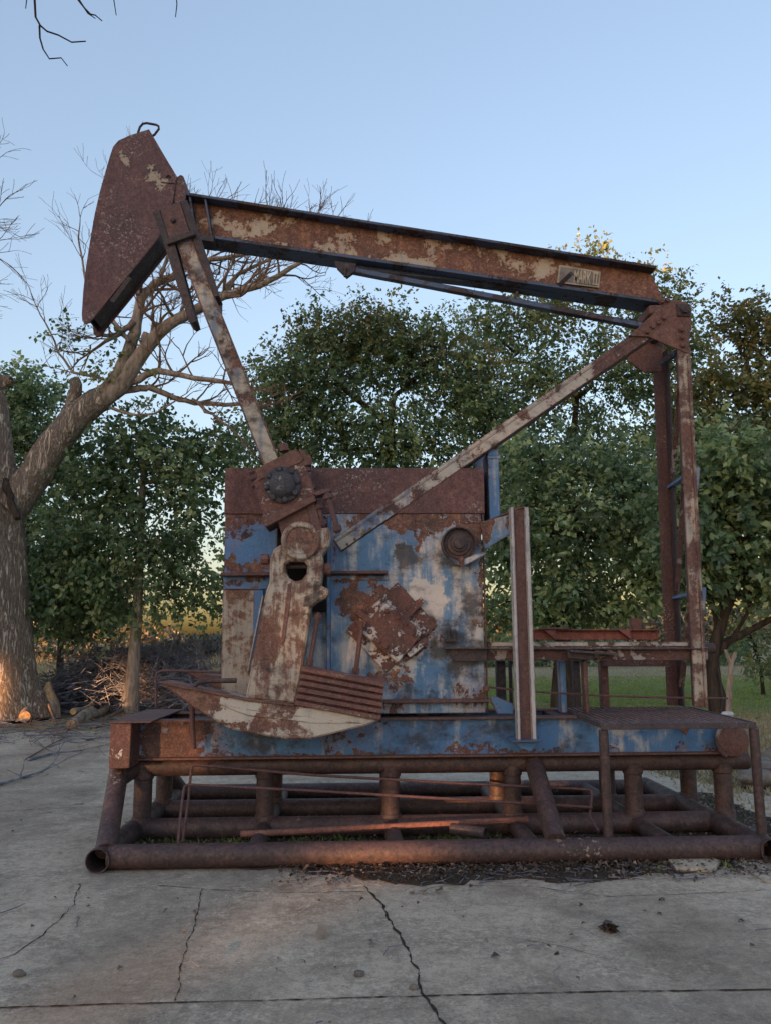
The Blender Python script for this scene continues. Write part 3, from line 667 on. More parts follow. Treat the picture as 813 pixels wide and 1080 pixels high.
g = plate('gusset', [gf], YF - 0.30, 0.02, M['gusset'], PJ, 0.004)
gf2 = [(688, 350), (704, 320), (714, 316), (725, 318.5), (731, 325), (730.6, 338), (728, 364), (708, 365)]
gb = MB(); gb.prism([Vector((at(x, y, YF - .3).x, YB - 0.02, at(x, y, YF - .3).z)) for x, y in gf2], (0, 0.02, 0)); gb.build('gusset', M['gusset'], PJ, bevel=0.003)
for (x, y) in [(717.5, 348), (718.6, 356), (719, 364.5), (681.5, 350), (687.5, 345), (693.5, 340.3), (699.5, 335.6), (697, 318.5), (703, 317)]:
    m2 = MB(); m2.bolt(at(x, y, YF - 0.30), (0, -1, 0), 0.022, .02); m2.build('gusset_bolt', M['gusset'], g)
m2 = MB(); m2.bolt(at(720.5, 327.5, YF - 0.30), (0, -1, 0), 0.04, .04); m2.span(at(714, 333, YF - .315), at(726, 321, YF - .30)); m2.build('pivot_pin', M['dark'], g)
mb = MB(); c0 = at(718, 327, YF - 0.29); mb.lathe(c0, (0, 1, 0), [(0.06, 0), (0.06, YB - YF + 0.28)], 20); mb.build('saddle_shaft', M['dark'], PJ)
mb = MB(); c1 = at(700, 324, 7.6); mb.span((c1.x - 0.16, 7.58, c1.z - 0.08), (c1.x + 0.14, 7.93, c1.z + 0.02)); mb.build('saddle_bearing', M['gusset'], PJ, bevel=0.02, seg=2)
def leg(a, b, Yd, mat, w=0.062):
    a, b = at(*a, Yd), at(*b, Yd)
    mb = MB(); mb.profile(a, b, [(-w, 0), (w, 0), (w, 0.014), (-w, 0.014)], Vector((0, -1, 0)))
    l = mb.build('support_leg', M[mat], PJ, bevel=0.003)
    return l, a, b
YL = YF - 0.28
lf, lfa, lfb = leg((720, 366), (738.5, 746), YL, 'leg')
mb = MB(); mb.bar(lfa + Vector((0.0, 0.09, 0)), lfb + Vector((0.0, 0.09, 0)), 0.014, 0.16, Vector((0, 1, 0))); mb.build('leg_flange', M['backleg'], lf)
mb = MB(); mb.bar(lfa + Vector((0.03, -0.022, -.1)), lfb + Vector((0.03, -0.022, 0)), 0.012, 0.02, Vector((0, 1, 0))); mb.build('leg_bead', M['leg'], lf)
off = Vector((0, YB - YL, 0))
ba = at(692.5, 372, YB); bb = at(708, 744, YB)
mb = MB(); mb.profile(ba, bb, [(-0.07, 0), (0.05, 0), (0.05, 0.014), (-0.07, 0.014)], Vector((0, -1, 0))); lb = mb.build('support_leg', M['backleg'], PJ, bevel=0.003)
mb = MB(); mb.bar(ba + Vector((0.065, -0.06, 0)), bb + Vector((0.065, -0.06, 0)), 0.014, 0.15, Vector((0, 1, 0))); mb.build('leg_flange', M['dark'], lb)
def legpt(front, z):
    a, b = (lfa, lfb) if front else (ba + Vector((0.07, 0, 0)), bb + Vector((0.07, 0, 0)))
    t = (z - a.z) / (b.z - a.z); return a + (b - a) * t
zs = [at(722, 395, YL).z, at(717, 496, YL).z, at(725, 624, YL).z, at(738, 735, YL).z]
for i, z in enumerate(zs[1:3]):
    mb = MB(); mb.bar(legpt(True, z) + Vector((0.05, 0.04, 0)), legpt(False, z - 0.02), 0.06, 0.03); mb.build('leg_tie', M['blue'], PJ)
    mb = MB(); f = legpt(True, z); mb.prism([f + Vector((.055, .05, .05)), f + Vector((.125, .05, .04)), f + Vector((.10, .05, -.16)), f + Vector((.06, .05, -.18))], (0, 0.014, 0)); mb.build('tie_gusset', M['blue'], PJ)
for (z0, z1), m_ in zip(zip(zs[:3], zs[1:]), ('deck', 'deck', 'leg')):
    mb = MB(); mb.bar(legpt(True, z0 - 0.1) + Vector((-.01, 0.1, 0)), legpt(False, z1 + 0.05) + Vector((0, -0.08, 0)), 0.012, 0.05, Vector((1, 0, 0))); mb.build('lacing_bar', M[m_], PJ)
mb = MB(); mb.bar(at(697, 383, YB - .1), at(713, 372, YL + .15), 0.04, 0.05); mb.build('leg_tie', M['flange'], PJ)
mb = MB(); c = legpt(True, at(738, 745, YL).z); mb.prism([c + Vector((-.30, -.12, -.14)), c + Vector((-.14, -.12, -.14)), c + Vector((-.19, -.12, -.23))], (0, 0.015, 0)); mb.build('leg_foot', M['gusset'], PJ)

# --- deck on the motor end
YD = 7.12
def rail(a, b, Y, w, h, mat, name='deck_rail', z_from=0):
    a, b = at(*a, Y), at(*b, Y); mb = MB(); mb.bar(a, b, w, h); return mb.build(name, M[mat], PJ, bevel=0.003)
rail((513, 679.4), (724, 679.2), YD + 0.04, 0.05, 0.040, 'strut')
rail((513, 689.5), (746, 689.3), YD + 0.0, 0.012, 0.115, 'deck')
rail((513, 684.4), (746, 684.2), YD - 0.035, 0.07, 0.012, 'grate'); 
plate('deck_bracket', [[(466, 683), (513, 683), (513, 698), (480, 697)]], YD - 0.10, 0.012, M['dark'], PJ, 0.003)
rail((466, 684), (513, 684), YD - 0.12, 0.07, 0.012, 'dark', 'bracket_flange')
mb = MB(); mb.pipe(at(738, 684, YD + 0.5), at(752, 684, YD + .5), 0.05); mb.build('deck_pipe', M['pipe'], PJ)
rail((598, 686.5), (648, 690), YD - 0.12, 0.20, 0.02, 'grate', 'step_channel'); rail((598, 690), (626, 693), YD - 0.16, 0.012, 0.06, 'dark', 'step_channel')
rail((635, 697), (702, 697), 7.85, 0.05, 0.10, 'backleg', 'rear_deck_rail'); rail((513, 692), (640, 692), 7.85, 0.05, 0.08, 'backleg', 'rear_deck_rail')
redc = rail((562, 669.5), (693, 669.5), 7.9, 0.05, 0.095, 'red', 'red_channel')
rail((562, 664.4), (693, 664.4), 7.87, 0.11, 0.012, 'red', 'channel_lip')
for x in (578, 657):
    mb = MB(); c = at(x, 669, 7.84); mb.prism([c + Vector((-.06, -.03, .045)), c + Vector((.06, -.03, .045)), c + Vector((.06, -.03, -.045))], (0, .06, 0)); mb.build('channel_gusset', M['red'], PJ)
world_box(666, 652, 677, 665, 7.9, 0.10, 'motor_stub', M['gusset'])
rail((677, 658), (693, 658), 7.95, 0.025, 0.025, 'rod', 'stub_rod'); rail((568, 663), (600, 662.5), 7.8, 0.03, 0.02, 'rod', 'stub_rod')
for x0, x1, Y, m_ in ((523, 534, 7.9, 'dark'), (537, 541, 7.9, 'dark'), (589, 598, 7.25, 'blue'), (604, 613, 7.9, 'dark'), (614.5, 621.5, 7.02, 'backleg'), (632.5, 643, 7.9, 'backleg')):
    world_box(x0, 697, x1, 752 if Y < 7.5 else 747, Y, 0.09, 'deck_leg', M[m_])
mb = MB(); mb.tube([at(511, 724.5, 7.1), at(570, 730, 7.1), at(630, 733.5, 7.1), at(690, 735.5, 7.1), at(767, 736.5, 7.1)], 0.009, 6); mb.build('guard_rod', M['rod'], PJ)
mb = MB(); mb.prism(pxs([(514, 735), (524, 735), (541, 742), (541, 753), (524, 753)], 7.05), (0, 0.02, 0)); mb.build('blue_bracket', M['blue'], PJ, bevel=0.003)
mb = MB(); mb.lathe(at(512, 726, 7.06), (0, -1, 0), [(0.03, 0), (0.03, .03), (.015, .04)], 10); mb.build('valve_knob', M['gusset'], PJ)

# --- blue skid beam (I-section), its far twin, end box and end drum
zt, zb = at(450, 757, Y_SKID).z, at(450, 799, Y_SKID).z
x0s, x1s = at(137, 780, 6.80).x + .003, at(766, 780, Y_SKID).x
sk = None
for Yc, nm in ((Y_SKID + 0.07, 'skid_beam'), (Y_SKID + 0.80, 'skid_beam')):
    mb = MB(); mb.span((x0s, Yc - 0.01, zb + .018), (x1s, Yc + 0.01, zt - .018)); sb = mb.build(nm, M['skid'], PJ)
    mb = MB(); mb.span((x0s, Yc - 0.07, zt - .018), (x1s, Yc + 0.07, zt)); mb.build('beam_flange', M['channel'], sb, bevel=0.003)
    mb = MB(); mb.span((x0s, Yc - 0.07, zb), (x1s, Yc + 0.07, zb + .018)); mb.build('beam_flange', M['channel'], sb, bevel=0.003)
for x in (300, 450, 600, 740):
    a = at(x, 780, Y_SKID).x; mb = MB(); mb.span((a - .05, Y_SKID + .09, zb + .02), (a + .05, Y_SKID + .78, zt - .02)); mb.build('skid_crossmember', M['dark'], PJ)
a, b = at(117, 763, 6.80), at(137, 810.5, 6.80)
mb = MB(); mb.span((a.x, 6.80, b.z), (b.x, 7.96, a.z)); eb = mb.build('end_box', M['endbox'], PJ, bevel=0.006)
mb = MB(); mb.span((a.x - .01, 6.79, a.z + .002), (b.x + .16, 7.97, a.z + .014)); mb.build('end_box_lid', M['channel'], eb, bevel=0.002)
a = at(141, 752, 7.5); mb = MB(); mb.span((x0s, 7.3, zt - .12), (x0s + 1.6, 7.32, zt - .03)); mb.build('tray_plate', M['endbox'], PJ)
dc = at(773, 781, 7.02)
mb = MB(); mb.lathe(dc, (0, -1, 0), [(0.135, -0.10), (0.135, 0.0), (0.12, 0.008), (0.03, 0.01), (0.001, 0.012)], 32); dr = mb.build('end_drum', M['gusset'], PJ)
mb = MB(); mb.tube([dc + Vector((math.cos(t) * .15, -.01, math.sin(t) * .15)) for t in [R(x) for x in range(110, 250, 10)]], 0.018, 8); mb.build('drum_strap', M['deck'], dr)
# thin bent guard bar beside the counterweight
mb = MB(); mb.tube(pxs([(165, 745), (165, 714), (166.5, 709.5), (171, 707.3), (185, 707.4), (240, 709.5)], 7.5), 0.012, 8); mb.build('guard_bar', M['rod'], PJ)
mb = MB(); mb.tube(pxs([(203, 742), (203.5, 765), (204.5, 790)], 6.93), 0.022, 8); mb.build('guard_bar', M['rod'], PJ)

# ------------------------------------------------------------------ pipe skid under the unit
PS = thing('pipe_skid', (0.4, 7.4, 0.0), 'low brown welded steel pipe skid carrying the pump jack, with a grating step', 'skid')
RP = 0.087
XL, XR = at(104, 911, 6.22).x, at(806, 885, 6.30).x
Z_UP = 0.595
YG = (6.30, 7.18, 7.95, 8.78); YU = (7.18, 7.95)
for Y in YG:
    mb = MB(); mb.pipe((XL + RP * .6, Y, RP), (XR - RP * .6, Y, RP), RP); mb.build('ground_pipe', M['pipe'], PS)
for X in (XL, XR):
    mb = MB(); mb.pipe((X, 6.19, RP), (X, 8.9, RP), RP); mb.build('end_pipe', M['pipe'], PS)
ux0, ux1 = at(142, 806, 7.18).x, at(787, 806, 7.18).x
for Y in YU:
    mb = MB(); mb.pipe((ux0, Y, Z_UP), (ux1, Y, Z_UP), RP * .92); mb.build('upper_pipe', M['pipe'], PS)
mb = MB(); mb.tube([(at(124, 806, 7.0).x + .03, 6.98, Z_UP - .06), (ux0 + .02, 7.15, Z_UP)], RP * .85, 18); mb.build('corner_pipe', M['pipe'], PS)
ups = [at(x, 840, 7.18).x for x in (151, 280, 412, 540, 668, 763)]
for X in ups:
    for Y in YU:
        mb = MB(); mb.tube([(X, Y, RP * 1.2), (X, Y, RP * 2.02), (X, Y, RP * 2.15), (X, Y, RP * 2.2), (X, Y, Z_UP - .105), (X, Y, Z_UP - .098), (X, Y, Z_UP - .085), (X, Y, Z_UP - .02)], [.087, .087, .085, .076, .076, .085, .087, .087], 18); mb.build('upright_pipe', M['pipe'], PS)
for X in ups[1:5]:
    for ya, yb_ in ((6.32, 7.14), (7.22, 7.92), (7.98, 8.76)):
        mb = MB(); mb.tube([(X + (7.2 - yb_) * 0 , yb_, RP), (X + 0.02, ya, RP)], 0.066, 16); mb.build('cross_pipe', M['pipe'], PS)
for xb, xt in (((112, 898), (126, 812)), ((586, 888), (563, 806))):
    for s in (0, 1):
        b_ = at(*xb, 6.30); t_ = at(*xt, 7.08 if xb[0] != 112 else 6.98)
        if s: b_ = Vector((b_.x, 8.78, b_.z)); t_ = Vector((t_.x, 8.05, t_.z))
        mb = MB(); mb.tube([b_, t_], 0.078 if xb[0] < 700 else .07, 18); mb.build('slanted_pipe', M['pipe'], PS)
# grating step on pipe legs
ZG = at(634, 763.5, 6.34).z
gx0, gx1 = at(634, 766, 6.36).x, at(796, 763, 6.36).x
gy0, gy1 = 6.34, 7.60
ZB = ZG + 0.022                                     # the step falls a little to the front
def gz(y): return ZG + (ZB - ZG) * (y - gy0) / (gy1 - gy0)
def slat(mb, xa, xb, ya, yb, lo, hi):
    q = [Vector((xa, ya, gz(ya) + lo)), Vector((xb, ya, gz(ya) + lo)), Vector((xb, ya, gz(ya) + hi)), Vector((xa, ya, gz(ya) + hi))]
    r = [Vector((v.x, yb, v.z - gz(ya) + gz(yb))) for v in q]
    mb.add(q + r, [(0, 1, 2, 3), (7, 6, 5, 4), (0, 4, 5, 1), (1, 5, 6, 2), (2, 6, 7, 3), (3, 7, 4, 0)])
g = MB(); slat(g, gx0 - .01, gx1, gy0, gy0 + .02, -.045, 0); slat(g, gx0 - .01, gx1, gy1 - .02, gy1, -.03, 0); slat(g, gx0 - .01, gx0 + .01, gy0 + .021, gy1 - .021, -.035, 0); slat(g, gx1 - .02, gx1, gy0 + .021, gy1 - .021, -.035, 0)
gr = g.build('grating', M['grate'], PS, bevel=0.003)
g = MB(); nb = 22
for i in range(1, nb):
    x = gx0 + (gx1 - gx0) * i / nb; slat(g, x - .007, x + .007, gy0 + .021, gy1 - .021, -.013, -.004)
for i in range(1, 3):
    y = gy0 + (gy1 - gy0) * i / 3; g.tube([(gx0 + .011, y, gz(y) - .019), (gx1 - .021, y, gz(y) - .019)], 0.005, 6)
g.build('grating_bars', M['bars'], gr, smooth=0)
for xx in (gx0 + .015, gx1 - .01):
    mb = MB(); mb.tube([(xx, 6.37, RP), (xx, 6.37, ZG - .051)], 0.037, 16); mb.build('step_leg', M['pipe'], PS)

# ------------------------------------------------------------------ loose pipes and rods lying on the skid
def rodthing(name, pts, r, mat, label, cat, hollow=False):
    mb = MB()
    if hollow: mb.pipe(pts[0], pts[1], r, 0.006)
    else: mb.tube(pts, r, 10)
    return tag(mb.build(name, M[mat], None), label, cat)
rodthing('loose_pipe', [at(254, 880, 6.70), at(556, 864.5, 7.02)], 0.026, 'orangepipe', 'long thin orange rusted pipe lying loose across the skid cross pipes', 'pipe')
rodthing('pipe_offcut', [at(512, 879, 6.62), at(476, 874, 6.80)], 0.045, 'dark', 'short dark pipe offcut lying in the dirt under the skid', 'pipe', True)
rodthing('bent_handrail', [at(188, 891, 6.55), at(191, 858, 6.62), at(194.2, 833, 6.68), at(195.5, 829, 6.7), at(199, 827.6, 6.7), at(330, 834, 6.75), at(480, 843, 6.8), at(624, 851.6, 6.85)], 0.0115, 'rod', 'lower of two thin bent rusty rods leaning on the skid', 'rod')
rodthing('bent_handrail', [at(193, 888, 6.75), at(199, 845, 6.85), at(202, 812, 6.93), at(203.5, 807.5, 6.94), at(208, 806.8, 6.94), at(330, 817.5, 6.96), at(480, 826, 6.97), at(617, 832.5, 6.98), at(622.5, 834, 6.97), at(624, 838, 6.95), at(621, 861, 6.85), at(631, 877, 6.7)], 0.0115, 'rod', 'upper of two thin bent rusty rods leaning on the skid', 'rod')
# ------------------------------------------------------------------ ground
def grid_sheet(name, mat, x0, x1, y0, y1, nx, ny, zf, kind='structure', label=None, cat=None):
    xs = np.linspace(x0, x1, nx); ys = np.linspace(y0, y1, ny)
    vs = [(x, y, zf(x, y)) for y in ys for x in xs]
    fs = [(j*nx+i, j*nx+i+1, (j+1)*nx+i+1, (j+1)*nx+i) for j in range(ny-1) for i in range(nx-1)]
    me = bpy.data.meshes.new(name); me.from_pydata(vs, [], fs); me.polygons.foreach_set('use_smooth', [True]*len(fs))
    me.materials.append(mat); o = bpy.data.objects.new(name, me); col.objects.link(o)
    WO[o] = Vector((0, 0, 0))
    return tag(o, label, cat, None, kind)

k = NT('field_ground')
n1, n2, n3 = k.noise(0.35, 6, 0.6), k.noise(2.5, 6, 0.65), k.noise(28, 5, 0.7)
dry = k.ramp(k.math('ADD', k.math('MULTIPLY', n2, .6), k.math('MULTIPLY', n3, .4)), [(.3, (0.22, 0.18, 0.11)), (.5, (0.34, 0.285, 0.18)), (.7, (0.46, 0.39, 0.26))])
green = k.ramp(n3, [(.3, (0.10, 0.15, 0.035)), (.6, (0.19, 0.27, 0.06)), (.8, (0.27, 0.33, 0.10))])
dirt = k.ramp(k.math('ADD', k.math('MULTIPLY', n2, .5), k.math('MULTIPLY', n3, .5)), [(.3, (0.075, 0.058, 0.045)), (.6, (0.13, 0.105, 0.08)), (.75, (0.19, 0.16, 0.125))])
sx = k.n.new('ShaderNodeSeparateXYZ'); k.link(k.pos, sx.inputs[0]); X_, Y_ = sx.outputs[0], sx.outputs[1]
wob = k.math('MULTIPLY', k.math('SUBTRACT', n1, 0.5), 14)
yy = k.math('ADD', Y_, wob)
gm = k.math('MULTIPLY', k.math('MULTIPLY', k.step(yy, 17, 21), k.step(yy, 30, 36, 1, 0)), k.step(k.math('ADD', X_, wob), 0.5, 3.5))
gm = k.math('MULTIPLY', gm, k.step(n2, 0.30, 0.55))
c = k.mix(gm, dry, green)
dm = k.math('MAXIMUM', k.step(k.math('ADD', yy, k.math('MULTIPLY', n2, 3)), 13.0, 17.5, 1, 0), 0.0)
c = k.mix(k.math('MULTIPLY', dm, 0.8), c, dirt)
lawn = k.mix(k.math('MULTIPLY', k.step(n2, .42, .6), 0.55), c, (0.10, 0.12, 0.05))
c = k.mix(k.step(X_, 2.0, 4.0), c, lawn)
field = k.done(c, 0.95, k.bump(n3, 0.03, 0.8), spec=0.1)
grid_sheet('ground', field, -260, 260, -140, 700, 60, 80, lambda x, y: -0.03)

# concrete slab, cast in panels; joints, cracks and the dirt in them are its parts
k = NT('weathered_concrete')
nb_, nm, nf, ng = k.noise(0.55, 7, 0.6), k.noise(2.2, 8, 0.62, (3, 1, 0)), k.noise(14, 7, 0.7), k.noise(120, 4, 0.7)
base = k.ramp(k.math('ADD', k.math('MULTIPLY', nb_, .5), k.math('MULTIPLY', nm, .5)), [(.38, (0.27, 0.225, 0.170)), (.5, (0.48, 0.408, 0.314)), (.62, (0.60, 0.515, 0.400))])
worn = k.math('MULTIPLY', k.step(k.noise(22, 6, .75, (1, 5, 0)), .47, .58), k.step(k.noise((1.7, 2.0, 1), 9, .74, (3, 1, 0)), .46, .57))
base = k.mix(k.math('MULTIPLY', worn, .62), base, (0.72, 0.62, 0.50))
base = k.mix(k.math('MULTIPLY', k.step(k.noise(0.9, 5, .55, (8, 4, 0)), .54, .66), .45), base, (0.17, 0.148, 0.127))
g2 = k.noise(55, 6, .8, (9, 2, 0)); stn = k.noise(1.3, 9, .72, (4, 9, 0))
base = k.mix(k.step(k.math('ABSOLUTE', k.math('SUBTRACT', stn, .5)), .0, .022, .30, 0), base, (0.10, 0.088, 0.076))       # tide marks of old puddles
base = k.mix(k.step(nf, .40, .56, .32, 0), base, (0.15, 0.13, 0.112))
base = k.mix(k.step(g2, .53, .64, 0, .6), base, (0.09, 0.08, 0.072))
base = k.mix(k.step(g2, .46, .36, 0, .55), base, (0.66, 0.60, 0.52))
base = k.mix(k.step(ng, .56, .68, 0, .5), base, (0.10, 0.09, 0.08))
spk = k.voro((42, 42, 42), 'F1'); base = k.mix(k.math('MULTIPLY', k.step(spk, .10, .22, 1, 0), k.step(nf, .5, .6)), base, (0.33, 0.30, 0.27))
for bx, by, br in ((-3.6, 7.6, 1.1), (-1.2, 4.6, .5), (1.9, 4.3, .6), (-4.6, 11.5, 1.3), (.9, 3.3, .4)):
    base = k.mix(k.math('MULTIPLY', k.blob((bx, by, 0), (br, 5), 0.9), .38), base, (0.14, 0.108, 0.082))                     # brown soil and oil stains
hgt = k.math('ADD', k.math('ADD', k.math('MULTIPLY', nf, .5), k.math('MULTIPLY', ng, .35)), k.math('MULTIPLY', worn, -.25))
concrete = k.done(base, k.step(nm, .3, .7, .92, .8), k.bump(nm, 0.02, .4, k.bump(k.math('ADD', hgt, g2), 0.007, 1.0)), spec=0.25)
slab_edge = [(-14, 0.2), (6.2, 0.2), (6.2, 5.0), (4.55, 6.05), (3.9, 6.7), (4.4, 8.4), (3.5, 10.6), (2.2, 12.4), (0.6, 13.4), (-2, 14.6), (-5, 15.6), (-9, 16.2), (-14, 16.0)]
rs = random.Random(3)
def ragged(poly, amp, step):
    out = []
    for (x0, y0), (x1, y1) in zip(poly, poly[1:] + poly[:1]):
        n = max(1, int(math.hypot(x1-x0, y1-y0) / step))
        for i in range(n):
            t = i / n; out.append((x0+(x1-x0)*t + rs.uniform(-amp, amp), y0+(y1-y0)*t + rs.uniform(-amp, amp)))
    return out
mb = MB(); mb.prism([(x, y, 0.0) for x, y in ragged(slab_edge, 0.06, 0.25)], (0, 0, -0.16))
slab = tag(mb.build('concrete_slab', concrete, None, smooth=0), kind='structure')

k = NT('crack_dirt'); n = k.noise(30, 5, .7)
crackm = k.done(k.ramp(n, [(.35, (0.03, 0.026, 0.022)), (.7, (0.085, 0.073, 0.06))]), 1.0, k.bump(n, .01, 1), spec=0.05)
def ribbon(name, pts, w, jag, z=0.004, mat=crackm):
    """thin strip of dirt filling a crack along ground points"""
    out = []
    for a, b in zip(pts[:-1], pts[1:]):
        n = max(2, int((b - a).length / 0.035))
        for i in range(n): out.append(a.lerp(b, i / n))
    out.append(pts[-1]); m = len(out); L, Rr = [], []; off = 0
    for i, p in enumerate(out):
        d = (out[min(i+1, m-1)] - out[max(i-1, 0)]).normalized(); s = Vector((-d.y, d.x, 0))
        off = off * 0.8 + rs.uniform(-jag, jag)
        ww = w * rs.uniform(0.15, 1.35)
        c = p + s * off; L.append(Vector((c.x + s.x*ww, c.y + s.y*ww, z))); Rr.append(Vector((c.x - s.x*ww, c.y - s.y*ww, z)))
    mb = MB(); vs = L + Rr; mb.add(vs, [(i, i+1, m+i+1, m+i) for i in range(m-1)])
    return mb.build(name, mat, slab, smooth=0)
G = lambda *l: [atz(x, y) for x, y in l]
ribbon('expansion_joint', G((-60, 1065), (200, 1057.5), (450, 1051), (640, 1046.5), (880, 1043)), 0.007, 0.002)
ribbon('crack', G((385, 935), (397, 952), (415, 975), (431, 1003), (441, 1030), (452, 1055), (470, 1085)), 0.0085, 0.010)
ribbon('crack', G((213, 938), (205, 975), (195, 1010), (187, 1056)), 0.0036, 0.008)
ribbon('crack', G((85, 932), (76, 955), (50, 982), (20, 1005), (-20, 1020)), 0.0036, 0.010)
ribbon('crack', G((165, 934), (260, 941), (330, 942), (385, 940)), 0.004, 0.008)
ribbon('crack', G((440, 940), (470, 934), (560, 935), (640, 946), (720, 944), (813, 938)), 0.003, 0.007)
ribbon('crack', G((520, 988), (600, 1000), (640, 1012)), 0.0018, 0.008)
ribbon('expansion_joint', G((-40, 858), (60, 853), (130, 850)), 0.006, 0.004)

# loose dirt and leaf mould in and in front of the skid
k = NT('loose_dirt'); n1, n2 = k.noise(5, 7, .65), k.noise(60, 5, .75)
dirtm = k.done(k.ramp(k.math('ADD', k.math('MULTIPLY', n1, .5), k.math('MULTIPLY', n2, .5)), [(.34, (0.035, 0.028, 0.024)), (.52, (0.085, 0.068, 0.056)), (.68, (0.17, 0.14, 0.115))]), 1.0, k.bump(n2, .02, 1), spec=0.05)
dp = [(-1.85, 6.34), (-0.5, 6.22), (0.0, 5.98), (0.35, 5.78), (1.0, 5.90), (1.5, 5.80), (2.0, 5.95), (2.6, 6.05), (3.1, 6.1), (3.6, 6.3), (3.75, 7.2), (3.7, 8.9), (1.4, 8.95), (-0.3, 8.8), (-1.9, 8.7)]
mb = MB(); mb.prism([(x, y, 0.008) for x, y in ragged(dp, 0.07, 0.10)], (0, 0, -0.007)); tag(mb.build('dirt_patch', dirtm, None, smooth=0), kind='structure')
mb = MB(); mb.prism([(p.x, p.y, 0.03) for p in G((700, 906), (735, 903), (760, 912), (752, 921), (712, 919))], (0, 0, -0.025))
mb.build('broken_concrete', concrete, None, smooth=0)
bc1 = bpy.data.objects['broken_concrete']; tag(bc1, 'broken grey concrete flake lying in the dirt before the right end pipe', 'rubble')
mb = MB(); mb.prism([(p.x, p.y, 0.012) for p in G((772, 908), (800, 903), (850, 912), (850, 935), (806, 931))], (0, 0, -0.01)); tag(mb.build('slab_fragment', concrete, slab, smooth=0))

# ------------------------------------------------------------------ foliage helpers
def leaf_material(name, c0, c1, c2, trans=0.45):
    k = NT(name); a = k.n.new('ShaderNodeAttribute'); a.attribute_name = 'tint'
    c = k.ramp(a.outputs['Fac'], [(0.0, c0), (0.6, c1), (1.0, c2)])
    k.put(k.bsdf.inputs['Base Color'], c); k.bsdf.inputs['Roughness'].default_value = 0.42; k.bsdf.inputs['Specular IOR Level'].default_value = 0.7
    t = k.n.new('ShaderNodeBsdfTranslucent'); k.link(k.mix(0.18, c, (0.20, 0.26, 0.06), 'MIX'), t.inputs[0])
    m = k.n.new('ShaderNodeMixShader'); m.inputs[0].default_value = trans
    k.link(k.bsdf.outputs[0], m.inputs[1]); k.link(t.outputs[0], m.inputs[2])
    k.link(m.outputs[0], k.n['Material Output'].inputs[0]); return k.mat
M['leaf_dark'] = leaf_material('dark_green_leaf', (0.058, 0.105, 0.064), (0.167, 0.265, 0.134), (0.399, 0.500, 0.239))
M['leaf_mid'] = leaf_material('green_leaf', (0.056, 0.101, 0.050), (0.155, 0.242, 0.110), (0.365, 0.441, 0.194))
M['leaf_olive'] = leaf_material('olive_leaf', (0.076, 0.115, 0.050), (0.174, 0.226, 0.091), (0.326, 0.317, 0.106))
M['leaf_autumn'] = leaf_material('autumn_leaf', (0.070, 0.088, 0.039), (0.178, 0.178, 0.061), (0.373, 0.267, 0.083))
M['leaf_far'] = leaf_material('far_leaf', (0.030, 0.035, 0.018), (0.060, 0.058, 0.030), (0.11, 0.075, 0.038), 0.1)
M['grass_green'] = leaf_material('green_grass_blade', (0.13, 0.19, 0.05), (0.24, 0.34, 0.08), (0.36, 0.40, 0.14), 0.5)
M['grass_dry'] = leaf_material('dry_grass_blade', (0.22, 0.18, 0.10), (0.38, 0.32, 0.20), (0.52, 0.45, 0.30), 0.35)
M['litter'] = leaf_material('dead_leaf', (0.05, 0.032, 0.022), (0.13, 0.085, 0.055), (0.34, 0.26, 0.19), 0.1)

k = NT('bark'); w = k.noise((9, 9, 1.6), 7, .65, dist=.6); n2 = k.noise(5, 6, .6)
bk = k.ramp(w, [(.34, (0.15, 0.12, 0.10)), (.5, (0.33, 0.262, 0.212)), (.64, (0.47, 0.385, 0.315))])
bk = k.mix(k.step(n2, .3, .7, 0, .4), bk, (0.10, 0.085, 0.07))
M['bark'] = k.done(bk, .95, k.bump(w, .06, 1.0), spec=.1)
k = NT('furrowed_bark'); w = k.noise((11, 11, 1.3), 9, .70, dist=1.4); w2 = k.noise((30, 30, 5), 6, .7); rd = k.math('ABSOLUTE', k.math('SUBTRACT', w, .5))
hh = k.math('ADD', k.step(rd, 0, .10), k.math('MULTIPLY', w2, .6))
M['bigbark'] = k.done(k.ramp(hh, [(.25, (0.20, 0.162, 0.132)), (.6, (0.44, 0.352, 0.282)), (1.0, (0.60, 0.50, 0.41))]), .95, k.bump(hh, .05, 1.0), spec=.1)
k = NT('dark_bark'); w = k.noise((10, 10, 2), 6, .65)
M['darkbark'] = k.done(k.ramp(w, [(.35, (0.025, 0.020, 0.017)), (.65, (0.075, 0.058, 0.047))]), .95, k.bump(w, .03, 1), spec=.1)
k = NT('dead_twig'); w = k.noise(12, 5, .6)
M['twig'] = k.done(k.ramp(w, [(.35, (0.11, 0.075, 0.058)), (.65, (0.24, 0.165, 0.125))]), .9, spec=.1)
M['black_twig'] = solid('dark_twig', (0.028, 0.020, 0.019), .9)

def quads(name, P, A, B, N, mat, tint, parent=None, fold=0.25, smooth=0):
    """many leaf-shaped faces: base P, long axis A, half width B, lift N"""
    n = len(P)
    V = np.empty((n, 4, 3))
    V[:, 0] = P; V[:, 1] = P + A * .45 + B + N * fold; V[:, 2] = P + A; V[:, 3] = P + A * .45 - B + N * fold
    me = bpy.data.meshes.new(name)
    me.vertices.add(4 * n); me.vertices.foreach_set('co', V.ravel())
    me.loops.add(4 * n); me.loops.foreach_set('vertex_index', np.arange(4 * n, dtype=np.int32))
    me.polygons.add(n); me.polygons.foreach_set('loop_start', np.arange(0, 4 * n, 4, dtype=np.int32)); me.polygons.foreach_set('loop_total', np.full(n, 4, dtype=np.int32))
    at_ = me.attributes.new('tint', 'FLOAT', 'FACE'); at_.data.foreach_set('value', tint.astype(np.float32))
    me.update(calc_edges=True); me.validate()
    return link_mesh(name, me, mat, parent, smooth)

